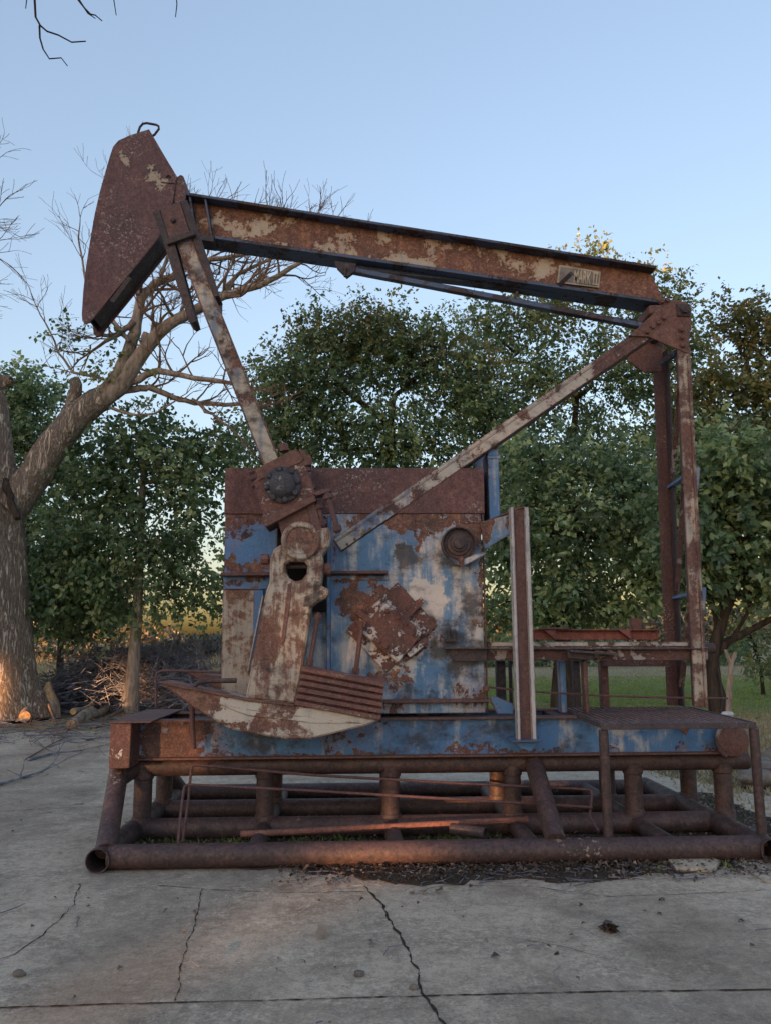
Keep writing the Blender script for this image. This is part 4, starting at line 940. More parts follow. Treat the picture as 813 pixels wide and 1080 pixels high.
def unit(v): return v / np.maximum(np.linalg.norm(v, axis=1, keepdims=True), 1e-9)

def leaves(name, rng, clumps, center, size, mat, parent, sprays=9, per=12, spread=0.30, length=0.55, tone=0.0, droop=0.25):
    """leaves along short sprays around each clump centre"""
    C = np.repeat(np.array(clumps), sprays, 0)
    ctint = np.repeat(np.clip(rng.normal(.45 + tone, .27, len(clumps)), 0, 1), sprays)
    o = C + rng.normal(0, spread, C.shape) * (1, 1, .75)
    d = unit(C - np.array(center)) * .7 + rng.normal(0, .8, C.shape); d[:, 2] -= droop; d = unit(d)
    t = np.tile(np.linspace(.05, 1, per), len(o))
    O = np.repeat(o, per, 0); D = np.repeat(d, per, 0)
    P = O + D * (t * length)[:, None] + rng.normal(0, .035, O.shape)
    n = len(P)
    side = unit(np.cross(D, rng.normal(0, 1, (n, 3)) + (0, 0, 1.2)))
    side *= np.where(np.arange(n) % 2, 1, -1)[:, None]
    A = unit(D * .6 + side * .9 + rng.normal(0, .35, (n, 3)) - np.array((0, 0, .35)))
    N = unit(rng.normal(0, .9, (n, 3)) + (0, -.45, .55)); B = unit(np.cross(A, N)); N = np.cross(B, A)
    L = size * rng.uniform(.45, 1.4, n)[:, None]
    tint = np.clip(np.repeat(ctint, per) + rng.normal(0, .16, n), 0, 1)
    return quads(name, P, A * L, B * L * .30, N * L * .30, mat, tint, parent)

def wobble(rng, a, b, n, amp):
    a, b = Vector(a), Vector(b); L = (b - a).length; out = []
    off = Vector((0, 0, 0))
    for i in range(n + 1):
        t = i / n
        if 0 < i < n: off = off * .6 + Vector(rng.normal(0, amp * L, 3))
        else: off = off * .3 if i else Vector((0, 0, 0))
        out.append(a.lerp(b, t) + off)
    return out

def leafy_tree(name, label, group, base, trunk_pts, r0, lobes, size, mat, seed, bark='darkbark', sprays=9, per=12, spread=.30, tone=0.0, length=.55, droop=.25, autumn=0.0, autumn_mat='leaf_autumn', twigw=.022, mainr=.35):
    """trunk_pts: main stem points; lobes: (centre, (rx, ry, rz), number of leaf clumps)"""
    rng = np.random.default_rng(seed)
    root = thing(name, base, label, 'tree', group)
    tp = [Vector(p) for p in trunk_pts]
    mb = MB(); k_ = len(tp)
    mb.tube(tp, [r0 * (1.25 if i == 0 else (1 - .62 * i / (k_ - 1))) for i in range(k_)], 12)
    trunk = mb.build('trunk', M[bark], root, smooth=60)
    nodes = [(tp[i].lerp(tp[i+1], f), r0 * .4) for i in range(k_ // 2, k_ - 1) for f in (0, .5)] + [(tp[-1], r0 * .38)]
    limbs = MB(); clumps = []
    for c, rr, n in lobes:
        c = Vector(c)
        st = min(nodes, key=lambda q: (q[0] - c).length + max(0, q[0].z - c.z) * 2.0)
        pts = wobble(rng, st[0], c, 5, .07); r_ = max(.03, min(st[1], mainr * r0))
        limbs.tube(pts, [r_ * (1 - .6 * i / 5) for i in range(6)], 7)
        ln = [(p, r_ * .35) for p in pts[2:]]; nodes += [(pts[3], r_ * .5)]
        for i in range(n):
            v = Vector(rng.normal(0, 1, 3)).normalized() * (rng.uniform(0, 1) ** .42)
            q = c + Vector((v.x * rr[0], v.y * rr[1], v.z * rr[2]))
            clumps.append(tuple(q))
            if i % 2 == 0:
                s0 = min(ln, key=lambda a: (a[0] - q).length)[0]
                bp = wobble(rng, s0, q, 4, .09); limbs.tube(bp, [twigw, twigw * .85, twigw * .7, twigw * .5, twigw * .25], 4)
                ln.append((bp[2], .02))
    limbs.build('branch', M[bark], root, smooth=60)
    ctr = tuple(sum((Vector(l[0]) for l in lobes), Vector()) / len(lobes))
    clumps = np.array(clumps)
    if autumn > 0:
        hi = clumps[:, 2] + rng.normal(0, 1.2, len(clumps)) > np.quantile(clumps[:, 2], 1 - autumn)
        if hi.any(): leaves('autumn_crown', rng, clumps[hi], ctr, size, M[autumn_mat], root, sprays, per, spread, length, tone, droop)
        clumps = clumps[~hi]
    leaves('crown', rng, clumps, ctr, size, M[mat], root, sprays, per, spread, length, tone, droop)
    return root

def lobe(px, py, Y, rpx, rpy, n, depth=None):
    c = at(px, py, Y); s = Y / FPX
    return (c, (rpx * s, (depth if depth else rpx * s * .9), rpy * s), n)
# ------------------------------------------------------------------ leafy trees behind the machine
TG = 'leafy trees behind the machine'
def base_of(px, Y): p = at(px, 700, Y); return Vector((p.x, Y, -0.03))
def stem(px_list, Y):
    return [Vector((at(x, y, Y).x, Y + dy, at(x, y, Y).z)) for x, y, dy in px_list]
# small tree left of the machine
Y = 19.0; b = base_of(140, Y)
leafy_tree('small_tree', 'small green leafy tree with a thin straight trunk beside the brush pile', TG, b, [b] + stem([(141, 700, 0), (145, 650, 0), (146, 600, .1), (150, 540, 0), (152, 480, 0)], Y), .16,
  [lobe(150, 470, Y, 42, 34, 20), lobe(105, 510, Y, 45, 38, 24), lobe(195, 500, Y, 40, 40, 24), lobe(140, 550, Y, 50, 40, 24), lobe(75, 580, Y, 45, 45, 26), lobe(190, 570, Y, 42, 46, 18), lobe(115, 620, Y, 50, 32, 20), lobe(195, 622, Y, 34, 24, 9), lobe(62, 625, Y, 30, 30, 14), lobe(225, 475, Y, 24, 28, 9)],
  .14, 'leaf_mid', 11, bark='bark', tone=-.05, per=12, sprays=11, spread=.34)
# dark shrub behind the big trunk
Y = 21.0; b = base_of(66, Y)
leafy_tree('shrub', 'dark green shrub between the big trunk and the brush pile', TG, b, [b] + stem([(64, 690, 0), (66, 640, 0), (70, 600, 0)], Y), .10,
  [lobe(55, 620, Y, 32, 45, 22), lobe(95, 640, Y, 38, 26, 18), lobe(110, 610, Y, 30, 30, 14)], .16, 'leaf_dark', 12, tone=-.1)
Y = 30.0; b = base_of(30, Y)
leafy_tree('round_tree', 'dark leafy tree crown rising behind the big dead trunk', TG, b, [b] + stem([(30, 640, 0), (28, 560, 0), (30, 480, 0)], Y), .22,
  [lobe(30, 420, Y, 32, 26, 22), lobe(12, 455, Y, 35, 45, 30), lobe(48, 470, Y, 24, 40, 22), lobe(35, 530, Y, 45, 50, 32), lobe(80, 560, Y, 30, 40, 16), lobe(0, 590, Y, 40, 60, 26)], .20, 'leaf_dark', 13, spread=.4, length=.7)
# big tree behind the housing
Y = 27.0; b = base_of(400, Y)
leafy_tree('broad_tree', 'broad dense green tree with orange tipped top behind the upright blue panel', TG, b, [b] + stem([(402, 660, 0), (405, 580, 0), (410, 510, 0), (412, 450, 0)], Y), .34,
  [lobe(330, 350, Y, 20, 26, 18), lobe(305, 400, Y, 34, 30, 30), lobe(350, 400, Y, 42, 50, 44), lobe(395, 355, Y, 38, 28, 34), lobe(430, 385, Y, 45, 45, 46), lobe(480, 400, Y, 40, 42, 38), lobe(300, 450, Y, 32, 35, 28), lobe(350, 460, Y, 50, 40, 44), lobe(420, 460, Y, 50, 45, 46), lobe(490, 460, Y, 40, 45, 32), lobe(320, 510, Y, 45, 40, 30), lobe(420, 530, Y, 60, 40, 24), lobe(505, 520, Y, 40, 50, 30), lobe(370, 370, Y, 26, 40, 26), lobe(455, 360, Y, 20, 24, 10), lobe(520, 440, Y, 22, 35, 14), lobe(265, 480, Y, 22, 40, 12)],
  .15, 'leaf_mid', 14, spread=.42, length=.7, autumn=.07, tone=.0, per=12, sprays=10)
# tall loose tree under the beam
Y = 29.0; b = base_of(590, Y)
leafy_tree('tall_tree', 'tall loose green tree standing behind the sloping strut under the beam', TG, b, [b] + stem([(595, 640, 0), (598, 560, 0), (600, 500, 0), (605, 450, 0), (608, 420, 0)], Y), .24,
  [lobe(520, 350, Y, 38, 36, 26), lobe(570, 335, Y, 42, 30, 26), lobe(625, 305, Y, 40, 38, 24), lobe(680, 320, Y, 36, 40, 26), lobe(500, 400, Y, 30, 40, 16), lobe(560, 400, Y, 48, 44, 38), lobe(630, 390, Y, 50, 50, 44), lobe(690, 390, Y, 40, 50, 36), lobe(550, 470, Y, 52, 50, 44), lobe(630, 480, Y, 58, 50, 48), lobe(700, 470, Y, 40, 50, 34), lobe(560, 550, Y, 55, 55, 46), lobe(640, 570, Y, 60, 50, 44), lobe(700, 560, Y, 40, 60, 30), lobe(725, 350, Y, 25, 35, 14), lobe(622, 275, Y, 8, 12, 3)],
  .16, 'leaf_mid', 15, spread=.45, length=.75, autumn=.30, autumn_mat='leaf_olive', tone=.05, per=12, sprays=10)
# nearer dark tree low behind the deck
Y = 20.0; b = base_of(592, Y)
leafy_tree('low_tree', 'dark spreading tree with a thick trunk seen through the deck legs', TG, b, [b, Vector((b.x, Y, .8))] + stem([(593, 690, 0), (594, 660, 0), (600, 620, 0), (612, 570, 0)], Y), .27,
  [lobe(545, 570, Y, 38, 45, 34), lobe(600, 540, Y, 50, 45, 42), lobe(660, 560, Y, 50, 45, 40), lobe(560, 630, Y, 44, 36, 30), lobe(620, 620, Y, 48, 30, 30), lobe(680, 610, Y, 36, 26, 15), lobe(530, 640, Y, 20, 26, 7), lobe(650, 500, Y, 44, 34, 26), lobe(575, 490, Y, 40, 34, 20), lobe(630, 640, Y, 26, 12, 5)],
  .155, 'leaf_dark', 16, tone=.12, sprays=8, spread=.30, length=.62)
# dark tree at the right with its forked trunk
Y = 17.5; b = base_of(756, Y)
rt_tree = leafy_tree('forked_tree', 'dark leafy tree with a black forked trunk right of the rear legs', TG, b, [b] + stem([(752, 720, 0), (750, 695, 0), (756, 672, 0), (765, 640, 0), (772, 600, 0), (775, 550, 0)], Y), .19,
  [lobe(775, 500, Y, 46, 40, 32), lobe(740, 560, Y, 40, 45, 32), lobe(800, 560, Y, 42, 45, 34), lobe(770, 600, Y, 44, 28, 18), lobe(728, 595, Y, 22, 28, 9), lobe(815, 615, Y, 34, 32, 18), lobe(750, 500, Y, 30, 40, 18), lobe(720, 530, Y, 20, 40, 10), lobe(835, 540, Y, 25, 70, 22)],
  .175, 'leaf_dark', 17, tone=.15, per=11, sprays=8, spread=.30, length=.62)
fk = MB(); rg = np.random.default_rng(5)
for pts, r_ in (([(754, 690), (768, 676), (790, 665), (815, 652), (835, 640)], .10), ([(757, 668), (752, 640), (742, 610)], .07), ([(770, 676), (786, 650), (796, 620)], .05), ([(760, 660), (775, 625), (790, 590)], .08)):
    q = [at(x, y, Y) for x, y in pts]; fk.tube(q, [r_ * (1 - .5 * i / (len(q) - 1)) for i in range(len(q))], 9)
fk.build('fork', M['darkbark'], rt_tree, smooth=60)
Y = 25.0; b = base_of(850, Y)
leafy_tree('autumn_tree', 'yellowing tree with a bare tipped top at the right edge behind the dark one', TG, b, [b] + stem([(842, 640, 0), (825, 540, 0), (800, 450, 0), (788, 390, 0)], Y), .2,
  [lobe(785, 350, Y, 22, 30, 12), lobe(800, 400, Y, 36, 34, 26), lobe(755, 410, Y, 28, 34, 18), lobe(770, 460, Y, 44, 40, 36), lobe(815, 470, Y, 40, 50, 34), lobe(740, 480, Y, 34, 44, 24), lobe(810, 360, Y, 28, 34, 14), lobe(735, 430, Y, 24, 30, 10), lobe(800, 540, Y, 45, 40, 18), lobe(780, 335, Y, 14, 10, 5), lobe(725, 520, Y, 28, 40, 10)],
  .16, 'leaf_olive', 18, spread=.42, autumn=.35, tone=.0, per=12, sprays=10)
# sapling on the lawn, far right
Y = 24.0; b = base_of(802, Y)
leafy_tree('sapling', 'young slender sapling standing on the lawn at the right edge', None, b, [b] + stem([(801, 700, 0), (795, 680, 0), (790, 668, 0)], Y), .05,
  [lobe(796, 690, Y, 18, 16, 9), lobe(812, 700, Y, 14, 12, 6), lobe(790, 672, Y, 12, 10, 4)], .14, 'leaf_olive', 19, tone=.1, sprays=6, per=8)

# ------------------------------------------------------------------ bare dead trees
def twigs(mb, rng, p, d, L, r, depth, spread=.55, upb=.25, n=(2, 4), flat=None):
    """recursive bare twigs"""
    d = d.normalized(); pts = [p]; q = p.copy(); dd = d.copy(); k_ = 4
    for i in range(k_):
        dd = (dd + Vector(rng.normal(0, .13, 3)) + Vector((0, 0, upb * .10))).normalized(); q = q + dd * (L / k_); pts.append(q.copy())
    mb.tube(pts, [max(.004, r * (1 - .55 * i / k_)) for i in range(k_ + 1)], 5 if r > .03 else 4, caps=False)
    if depth == 0: return
    for i in range(int(rng.integers(n[0], n[1] + 1))):
        t = rng.uniform(.35, 1.0); j = min(k_, int(t * k_ + .5))
        nd = (dd + Vector(rng.normal(0, spread, 3)) + Vector((0, 0, upb))).normalized()
        twigs(mb, rng, pts[j], nd, L * rng.uniform(.5, .8), r * .55, depth - 1, spread, upb, n)
    nd = (dd + Vector(rng.normal(0, spread * .4, 3))).normalized()
    twigs(mb, rng, pts[-1], nd, L * .7, r * .5, depth - 1, spread, upb, n)

Yb = 18.0
rng = np.random.default_rng(21)
bt = thing('dead_tree', base_of(2, Yb), 'big half dead tree with furrowed trunk and long bare limb at the left edge', 'tree')
def flare(px, py, rpx): return (at(px, py, Yb), rpx * Yb / FPX)
prof = [flare(-3, 757, 44), flare(-3, 740, 39), flare(-4, 715, 36), flare(-5, 680, 34), flare(-7, 630, 32.5), flare(-9, 570, 31), flare(-12, 525, 30), flare(-16, 470, 26), flare(-18, 425, 24), flare(-25, 380, 20)]
mb = MB(); vs = []; n = 28
for i, (c, r_) in enumerate(prof):
    for j in range(n):
        a = 2 * math.pi * j / n
        rr = r_ * (1 + .06 * math.sin(3 * a + 1) + .05 * math.sin(5 * a + i * .2) + (.14 * max(0, math.sin(4 * a + .6)) if i < 2 else 0) + rng.normal(0, .012))
        vs.append(c + Vector((math.cos(a) * rr, math.sin(a) * rr, 0)))
fs = [(i*n+j, i*n+(j+1) % n, (i+1)*n+(j+1) % n, (i+1)*n+j) for i in range(len(prof)-1) for j in range(n)]
mb.add(vs, fs); mb.build('trunk', M['bigbark'], bt, smooth=80)
def limb(pts, r0, r1, dy=0.0, bark='bark', n=12, sub=3):
    """smooth limb through pixels (px, py) at the tree's depth; dy leans it in depth"""
    P = [at(x, y, Yb) for x, y in pts]; m = len(P)
    P = [Vector((p.x, p.y + dy * i / (m - 1), p.z)) for i, p in enumerate(P)]
    out = []
    for i in range(m - 1):
        p0, p1, p2, p3 = P[max(0, i-1)], P[i], P[i+1], P[min(m-1, i+2)]
        for s in range(sub):
            t = s / sub
            out.append(.5 * ((2*p1) + (p2-p0)*t + (2*p0-5*p1+4*p2-p3)*t*t + (3*p1-p0-3*p2+p3)*t**3) + Vector(rng.normal(0, .018, 3)))
    out.append(P[-1]); k_ = len(out); s = Yb / FPX
    rs_ = [(r0 + (r1 - r0) * i / (k_ - 1)) * s for i in range(k_)]
    mb = MB(); mb.tube(out, rs_, n); mb.build('limb', M[bark], bt, smooth=60)
    return out, rs_
tw = MB()
def dress(out, rs_, every, L, depth, lo=.25, upb=.3, spread=.6):
    k_ = len(out)
    for i in range(int(k_ * lo), k_, every):
        d = (out[min(i+1, k_-1)] - out[max(0, i-1)]).normalized()
        for _ in range(2):
            nd = (d * .5 + Vector(rng.normal(0, .55, 3)) + Vector((0, 0, .35))).normalized()
            twigs(tw, rng, out[i], nd, L * rng.uniform(.6, 1.2), min(rs_[i] * .5, .045), depth, spread, upb, (1, 3))
    d = (out[-1] - out[-3]).normalized(); twigs(tw, rng, out[-1], d, L, rs_[-1], depth, spread * .7, upb, (2, 3))
limb([(10, 535), (32, 508), (58, 468), (84, 438), (110, 420)], 19, 13.5, 0, 'bigbark', 16)
l = limb([(98, 430), (128, 409), (148, 381), (168, 358), (190, 343), (230, 323), (258, 315), (285, 308), (318, 290)], 10, 2.2, -.6); dress(*l, 2, 1.0, 3, .35)
l = limb([(105, 424), (118, 405), (128, 385), (136, 362), (142, 338), (146, 310), (160, 295), (186, 280), (200, 270), (232, 262), (275, 250)], 9, 2.0, .5); dress(*l, 2, .9, 3, .45)
l = limb([(142, 340), (128, 352), (112, 360)], 4, 2); dress(*l, 2, .8, 2)
limb([(68, 455), (73, 435), (80, 418), (79, 401)], 9, 6, 0, 'bigbark', 12)
l = limb([(78, 442), (96, 420), (108, 408)], 7, 3)
l = limb([(146, 383), (153, 366), (156, 352)], 6, 5, 0)
l = limb([(122, 414), (145, 400), (166, 393), (185, 397), (205, 402), (238, 407)], 4.5, 2.4, -.3); dress(*l, 3, .8, 2, .4)
l = limb([(126, 413), (142, 409), (158, 408), (180, 416), (203, 421), (250, 422)], 4.2, 2.2, .3); dress(*l, 3, .8, 2, .4)
l = limb([(203, 421), (216, 430), (228, 440), (244, 452)], 2.2, 1.2); dress(*l, 4, .6, 1)
l = limb([(230, 323), (240, 300), (262, 280), (300, 262), (318, 250)], 3, 1.2, .4); dress(*l, 2, .8, 2, .2)
l = limb([(136, 362), (112, 330), (100, 318), (88, 300), (78, 250)], 2.4, 1.0, .4); dress(*l, 4, .8, 2, .3)
l = limb([(146, 310), (140, 260), (128, 210), (120, 170)], 2.4, 1.0, .9); dress(*l, 3, .9, 2, .4)
l = limb([(170, 290), (182, 250), (200, 215), (220, 195)], 2.2, 1.0, .9); dress(*l, 3, .9, 2, .4)
l = limb([(110, 400), (80, 392), (62, 372), (48, 340)], 1.8, .8); dress(*l, 3, .8, 2, .3)
l = limb([(100, 425), (150, 440), (190, 424)], 2.0, .8, -.2); dress(*l, 5, .5, 1, .5)
# broken limb at the left side of the trunk and the dark dead branch hanging across it
limb([(-20, 440), (-8, 415), (6, 403), (12, 402)], 11, 5, 0, 'bigbark')
limb([(-4, 500), (10, 512), (22, 533), (33, 552)], 5, 3, -.7, 'darkbark')
tw.build('twigs', M['twig'], bt, smooth=0)
cl = [tuple(at(x, y, Yb + dy)) for x, y, dy in ((70, 350, 0), (80, 365, .3), (95, 375, 0), (105, 392, -.3), (120, 372, .2), (118, 402, 0), (88, 390, .4), (130, 360, 0), (75, 345, .2), (110, 350, 0), (140, 395, .3), (98, 400, 0))]
leaves('crown', rng, np.array(cl), cl[4], .13, M['leaf_olive'], bt, 5, 8, .22, .4, .0)
# bare twigs of a second dead tree reaching in from the left
Y2 = 15.0
b2 = Vector((-14.5, 17.0, -0.03)); dt = thing('dead_tree', b2, 'bare dead tree outside the left edge, only its thin reddish twigs showing', 'tree')
mb = MB(); mb.tube([b2] + [at(x, y, Y2) for x, y in ((-235, 520), (-190, 430), (-120, 350), (-80, 280), (-60, 220))], [.25, .2, .16, .13, .09, .05], 10); mb.build('trunk', M['bark'], dt)
mb = MB(); rng = np.random.default_rng(8)
for (x, y), (dx, dz) in (((-80, 280), (1, .4)), ((-70, 250), (1, .7)), ((-75, 265), (1, .1)), ((-62, 225), (1, .6)), ((-110, 335), (1, .25)), ((-100, 320), (1, .05)), ((-120, 350), (1, -.1)), ((-90, 300), (1, .9))):
    twigs(mb, rng, at(x, y, Y2), Vector((dx, 0, dz)), .95, .03, 3, .38, .12, (2, 3))
mb.build('twigs', M['twig'], dt, smooth=0)
# near branch hanging into the top left corner from a tree beside the viewer
Y3 = 6.0
b3 = base_of(-330, 5.0); ht = thing('overhanging_tree', b3, 'dark bare branch tips hanging into the sky at the top left corner', 'tree')
hp_ = [at(x, y, Y3) for x, y in ((-300, 60), (-200, -60), (-80, -90), (20, -60), (60, -52), (110, -48), (190, -40))]
mb = MB(); mb.tube([b3, b3.lerp(hp_[0], .5) + Vector((.1, 0, 0)), hp_[0]], [.2, .16, .11], 12); mb.build('trunk', M['darkbark'], ht)
mb = MB(); mb.tube(hp_, [.10, .07, .045, .03, .02, .015, .008], 8)
for pts, r_ in (([(35, -58), (37, 0), (38, 18), (43, 27), (50, 33), (62, 37), (76, 44.5), (91, 43.5)], .010), ([(42, 27), (42.5, 40), (46, 52), (52.5, 62), (65, 61), (71.5, 69.5)], .008), ([(28, -60), (28.5, 0), (27.5, 9)], .006), ([(70, -52), (83, 0), (90, 9), (96, 15), (101, 16), (108, 22)], .009), ([(84, 0), (93, 14), (101, 19.5)], .007), ([(118, -48), (120.5, 0), (123, 16)], .006), ([(184, -40), (187, 5), (185.5, 18)], .006)):
    q = [at(x, y, Y3) for x, y in pts]; mb.tube(q, [max(.0035, r_ * (1 - .5 * i / (len(q)-1))) for i in range(len(q))], 6)
mb.build('branch', M['black_twig'], ht)

# ------------------------------------------------------------------ brush pile, logs and fallen branches
rng = np.random.default_rng(31)
k = NT('grey_brush'); w = k.noise(6, 4, .6); M['brush'] = k.done(k.ramp(w, [(.35, (0.095, 0.100, 0.122)), (.55, (0.18, 0.182, 0.212)), (.7, (0.31, 0.31, 0.345))]), .95, spec=.1)
mb = MB(); pc0 = at(55, 740, 20.5); pc1 = at(240, 740, 20.5)
for i in range(4800):
    t = rng.uniform(0, 1); x = pc0.x + (pc1.x - pc0.x) * t; hgt = 1.42 * (math.sin(math.pi * min(1, t * 1.04 + .02)) ** .45) * (1 - .25 * max(0, t - .55))
    z = hgt * rng.uniform(0, 1) ** .8; y = 20.6 + rng.normal(0, .8) * (1 - .5 * z / 1.5)
    a = rng.uniform(0, 2 * math.pi); d = Vector((math.cos(a), math.sin(a) * .8, rng.normal(.05, .33))); L = rng.uniform(.5, 1.5)
    p0 = Vector((x, y, z)); bend = Vector(rng.normal(0, .13, 3))
    r_ = rng.choice([.006, .009, .014, .026], p=[.50, .32, .14, .04])
    mb.tube([p0 - d * L / 2, p0 + bend, p0 + d * L / 2 + Vector((0, 0, -.1 * L))], [r_, r_ * .8, r_ * .4], 3, caps=False)
for i in range(170):
    t = rng.uniform(.1, 1.0); x = pc0.x + (pc1.x - pc0.x) * t
    p0 = Vector((x, 20.3 + rng.normal(0, .5), 1.0)); d = Vector((rng.normal(0, .6), rng.normal(0, .3), rng.uniform(.3, 1))); 
    twigs(mb, rng, p0, d, .55, .008, 1, .5, .1, (1, 3))
tag(mb.build('brush_pile', M['brush'], None, smooth=0), 'long heap of cut grey brush and twigs between the big trunk and the machine', 'brush pile', None, 'stuff')

k = NT('cut_wood'); v = k.noise(14, 5, .6); M['cutwood'] = k.done(k.ramp(v, [(.35, (0.28, 0.17, 0.085)), (.65, (0.48, 0.33, 0.19))]), .85)
def log(a, b, r, label, flat=1.0):
    a, b = Vector(a), Vector(b); d = (b - a).normalized()
    mb = MB(); mb.tube(wobble(np.random.default_rng(int(abs(a.x) * 977)), a, b, 4, .02), [r, r * 1.03, r, r * .97, r * .9], 14, caps=False)
    o = mb.build('log', M['bark'], None, smooth=60); tag(o, label, 'log', 'sawn logs by the big trunk')
    WO[o] = o.location.copy()
    mb = MB(); mb.lathe(a - d * .002, d, [(r * .985, 0), (r * .985, .02)], 16); mb.build('cut_end', M['cutwood'], o)
    mb = MB(); mb.lathe(b - d * .018, d, [(r * .88, 0), (r * .88, .02)], 16); mb.build('cut_end', M['cutwood'], o)
def gp(px, py, z): p = atz(px, py, 0); return Vector((p.x, p.y, z))
log(gp(26, 762, .12), gp(34, 751, .12), .115, 'short log with a pale round sawn end nearest the big trunk')
log(gp(75, 769, .09), gp(98, 754, .09), .085, 'log with a pale sawn end left of its pair on the slab edge')
log(gp(85, 765, .10), gp(112, 752, .10), .09, 'log with a pale sawn end right of its pair on the slab edge')
log(gp(77, 763, .24), gp(97, 753, .22), .065, 'thin log lying on top of the pair of sawn logs')
log(gp(30, 757, .28), gp(56, 752, .27), .10, 'log lying on another log against the foot of the big trunk')
# split stump with a bright broken top
sb = atz(50, 757); mb = MB()
mb.tube([sb, sb + Vector((0, 0, .28)), sb + Vector((.02, 0, .42))], [.30, .26, .2], 12); st = tag(mb.build('stump', M['bark'], None, smooth=60), 'broken stump with a pale pointed split top beside the big trunk', 'stump')
mb = MB(); mb.tube([sb + Vector((.02, -.04, .36)), sb + Vector((-.02, -.04, .55)), sb + Vector((0, -.02, .78))], [.2, .15, .03], 7); mb.build('split_top', M['cutwood'], st, smooth=0)

def fallen(pts, r, label, seed, depth=2, mat='twig', group='fallen branches before the brush pile', tl=.5):
    rg = np.random.default_rng(seed); mb = MB(); q = [Vector(p) for p in pts]
    mb.tube(q, [r * (1 - .6 * i / (len(q) - 1)) for i in range(len(q))], 7)
    for p, p2 in zip(q[1:], q[:-1]):
        for _ in range(2):
            d = (p - p2).normalized() + Vector(rg.normal(0, .6, 3)); d.z = abs(d.z) * .35
            twigs(mb, rg, p, d, tl, r * .5, depth, .4, .02, (1, 2))
    return tag(mb.build('fallen_branch', M[mat], None), label, 'branch', group)
fallen([gp(110, 762, .06), gp(135, 752, .14), gp(165, 744, .2)], .045, 'fallen branch right of the paired logs, rising toward the small tree trunk', 1)
fallen([gp(60, 768, .05), gp(45, 752, .5), gp(52, 738, .95)], .03, 'upright curved dead branch behind the paired logs', 2)
fallen([gp(100, 770, .05), gp(150, 757, .1), gp(195, 751, .2)], .035, 'long fallen branch nearest the skid end box', 3)
fallen([gp(0, 768, .05), gp(30, 770, .08), gp(60, 775, .04)], .04, 'fallen branch in front of the big trunk at the left edge', 4, 1)
fallen([gp(85, 747, .1), gp(105, 740, .5), gp(125, 738, .6)], .03, 'arching dead branch low before the brush pile', 5)
fallen([gp(120, 742, .1), gp(95, 735, .4), gp(80, 730, .7)], .025, 'thin dead branch sticking up left of the small tree trunk', 6)
fallen([gp(-10, 832, .02), gp(20, 824, .03), gp(45, 815, .02)], .02, 'thin twiggy branch on the concrete nearest the left edge', 7, 1, 'brush', tl=.35)
fallen([gp(30, 803, .02), gp(60, 796, .03), gp(86, 793, .02)], .022, 'thin dark branch on the concrete left of the end box', 8, 1, 'brush', tl=.35)
fallen([gp(28, 802, .02), gp(55, 786, .02), gp(76, 776, .02)], .014, 'straight thin stick on the concrete below the logs', 9, 0, 'twig', tl=.3)

# forked post with a bucket, rubble row at the right
Y = 14.0; mb = MB()
mb.tube([at(768, 752, Y), at(768.5, 725, Y), at(770.5, 700, Y)], [.055, .05, .045], 8); mb.tube([at(770.5, 701, Y), at(766, 690, Y), at(764.5, 685, Y)], [.04, .03, .025], 8); mb.tube([at(770.5, 701, Y), at(773.5, 693, Y), at(775, 688, Y)], [.04, .035, .03], 8)
tag(mb.build('forked_post', M['bark'], None), 'grey wooden post with a forked top on the lawn right of the rear legs', 'post')
mb = MB(); mb.tube([at(757, 705, 13.9), at(760, 720, 13.9), at(762, 738, 13.9), at(760, 750, 13.9), at(764, 755, 13.9)], .008, 5); tag(mb.build('wire', M['dark'], None), 'thin dark wire hanging down beside the forked post', 'wire')
pc = at(767, 757, 12.5); mb = MB(); mb.lathe(pc + Vector((0, 0, -.02)), (0, 0, 1), [(.07, 0), (.09, .06), (.095, .075), (.075, .105), (.03, .115), (.001, .116)], 20)
kk = solid('chalk_white', (0.55, 0.55, 0.54)); tag(mb.build('tub', kk, None), 'small white plastic tub behind the right corner of the grating step', 'tub')
p_ = pc + Vector((0, 0, -.02)); mb = MB(); mb.lathe(Vector((p_.x, p_.y, -.03)), (0, 0, 1), [(.17, 0), (.16, p_.z + .03)], 12); tag(mb.build('stump', M['darkbark'], None), 'cut stump carrying the white tub behind the grating step', 'stump')
k = NT('rubble_stone'); n = k.noise(7, 6, .65); M['stone'] = k.done(k.ramp(n, [(.35, (0.10, 0.09, 0.08)), (.65, (0.24, 0.22, 0.195))]), .95, k.bump(n, .04, 1))
def rock(c, s, rg):
    bm = bmesh.new(); bmesh.ops.create_icosphere(bm, subdivisions=2, radius=1)
    ax = [Vector(rg.normal(0, 1, 3)).normalized() for _ in range(7)]; cut = [rg.uniform(.55, .9) for _ in ax]
    for v in bm.verts:
        for a, c_ in zip(ax, cut):
            d = v.co.dot(a)
            if d > c_: v.co -= a * (d - c_)
        v.co = Vector((v.co.x * s[0], v.co.y * s[1], v.co.z * s[2])) + Vector(c)
    me = bpy.data.meshes.new('rock'); bm.to_mesh(me); bm.free(); return me
rg = np.random.default_rng(9)
for i, (x, y, s, lb) in enumerate(((798, 828, .17, 'grey rubble stone nearest the right step leg'), (812, 823, .2, 'grey rubble stone second from the right step leg'), (800, 812, .15, 'smaller grey stone just behind the first rubble stone'), (818, 806, .18, 'grey rubble stone cut by the right edge of the picture'))):
    p = atz(x, y); tag(link_mesh('rubble_stone', rock((p.x, p.y, s * .45), (s * 1.3, s, s * .7), rg), M['stone'], None, 30), lb, 'stone', 'rubble stones at the slab corner')

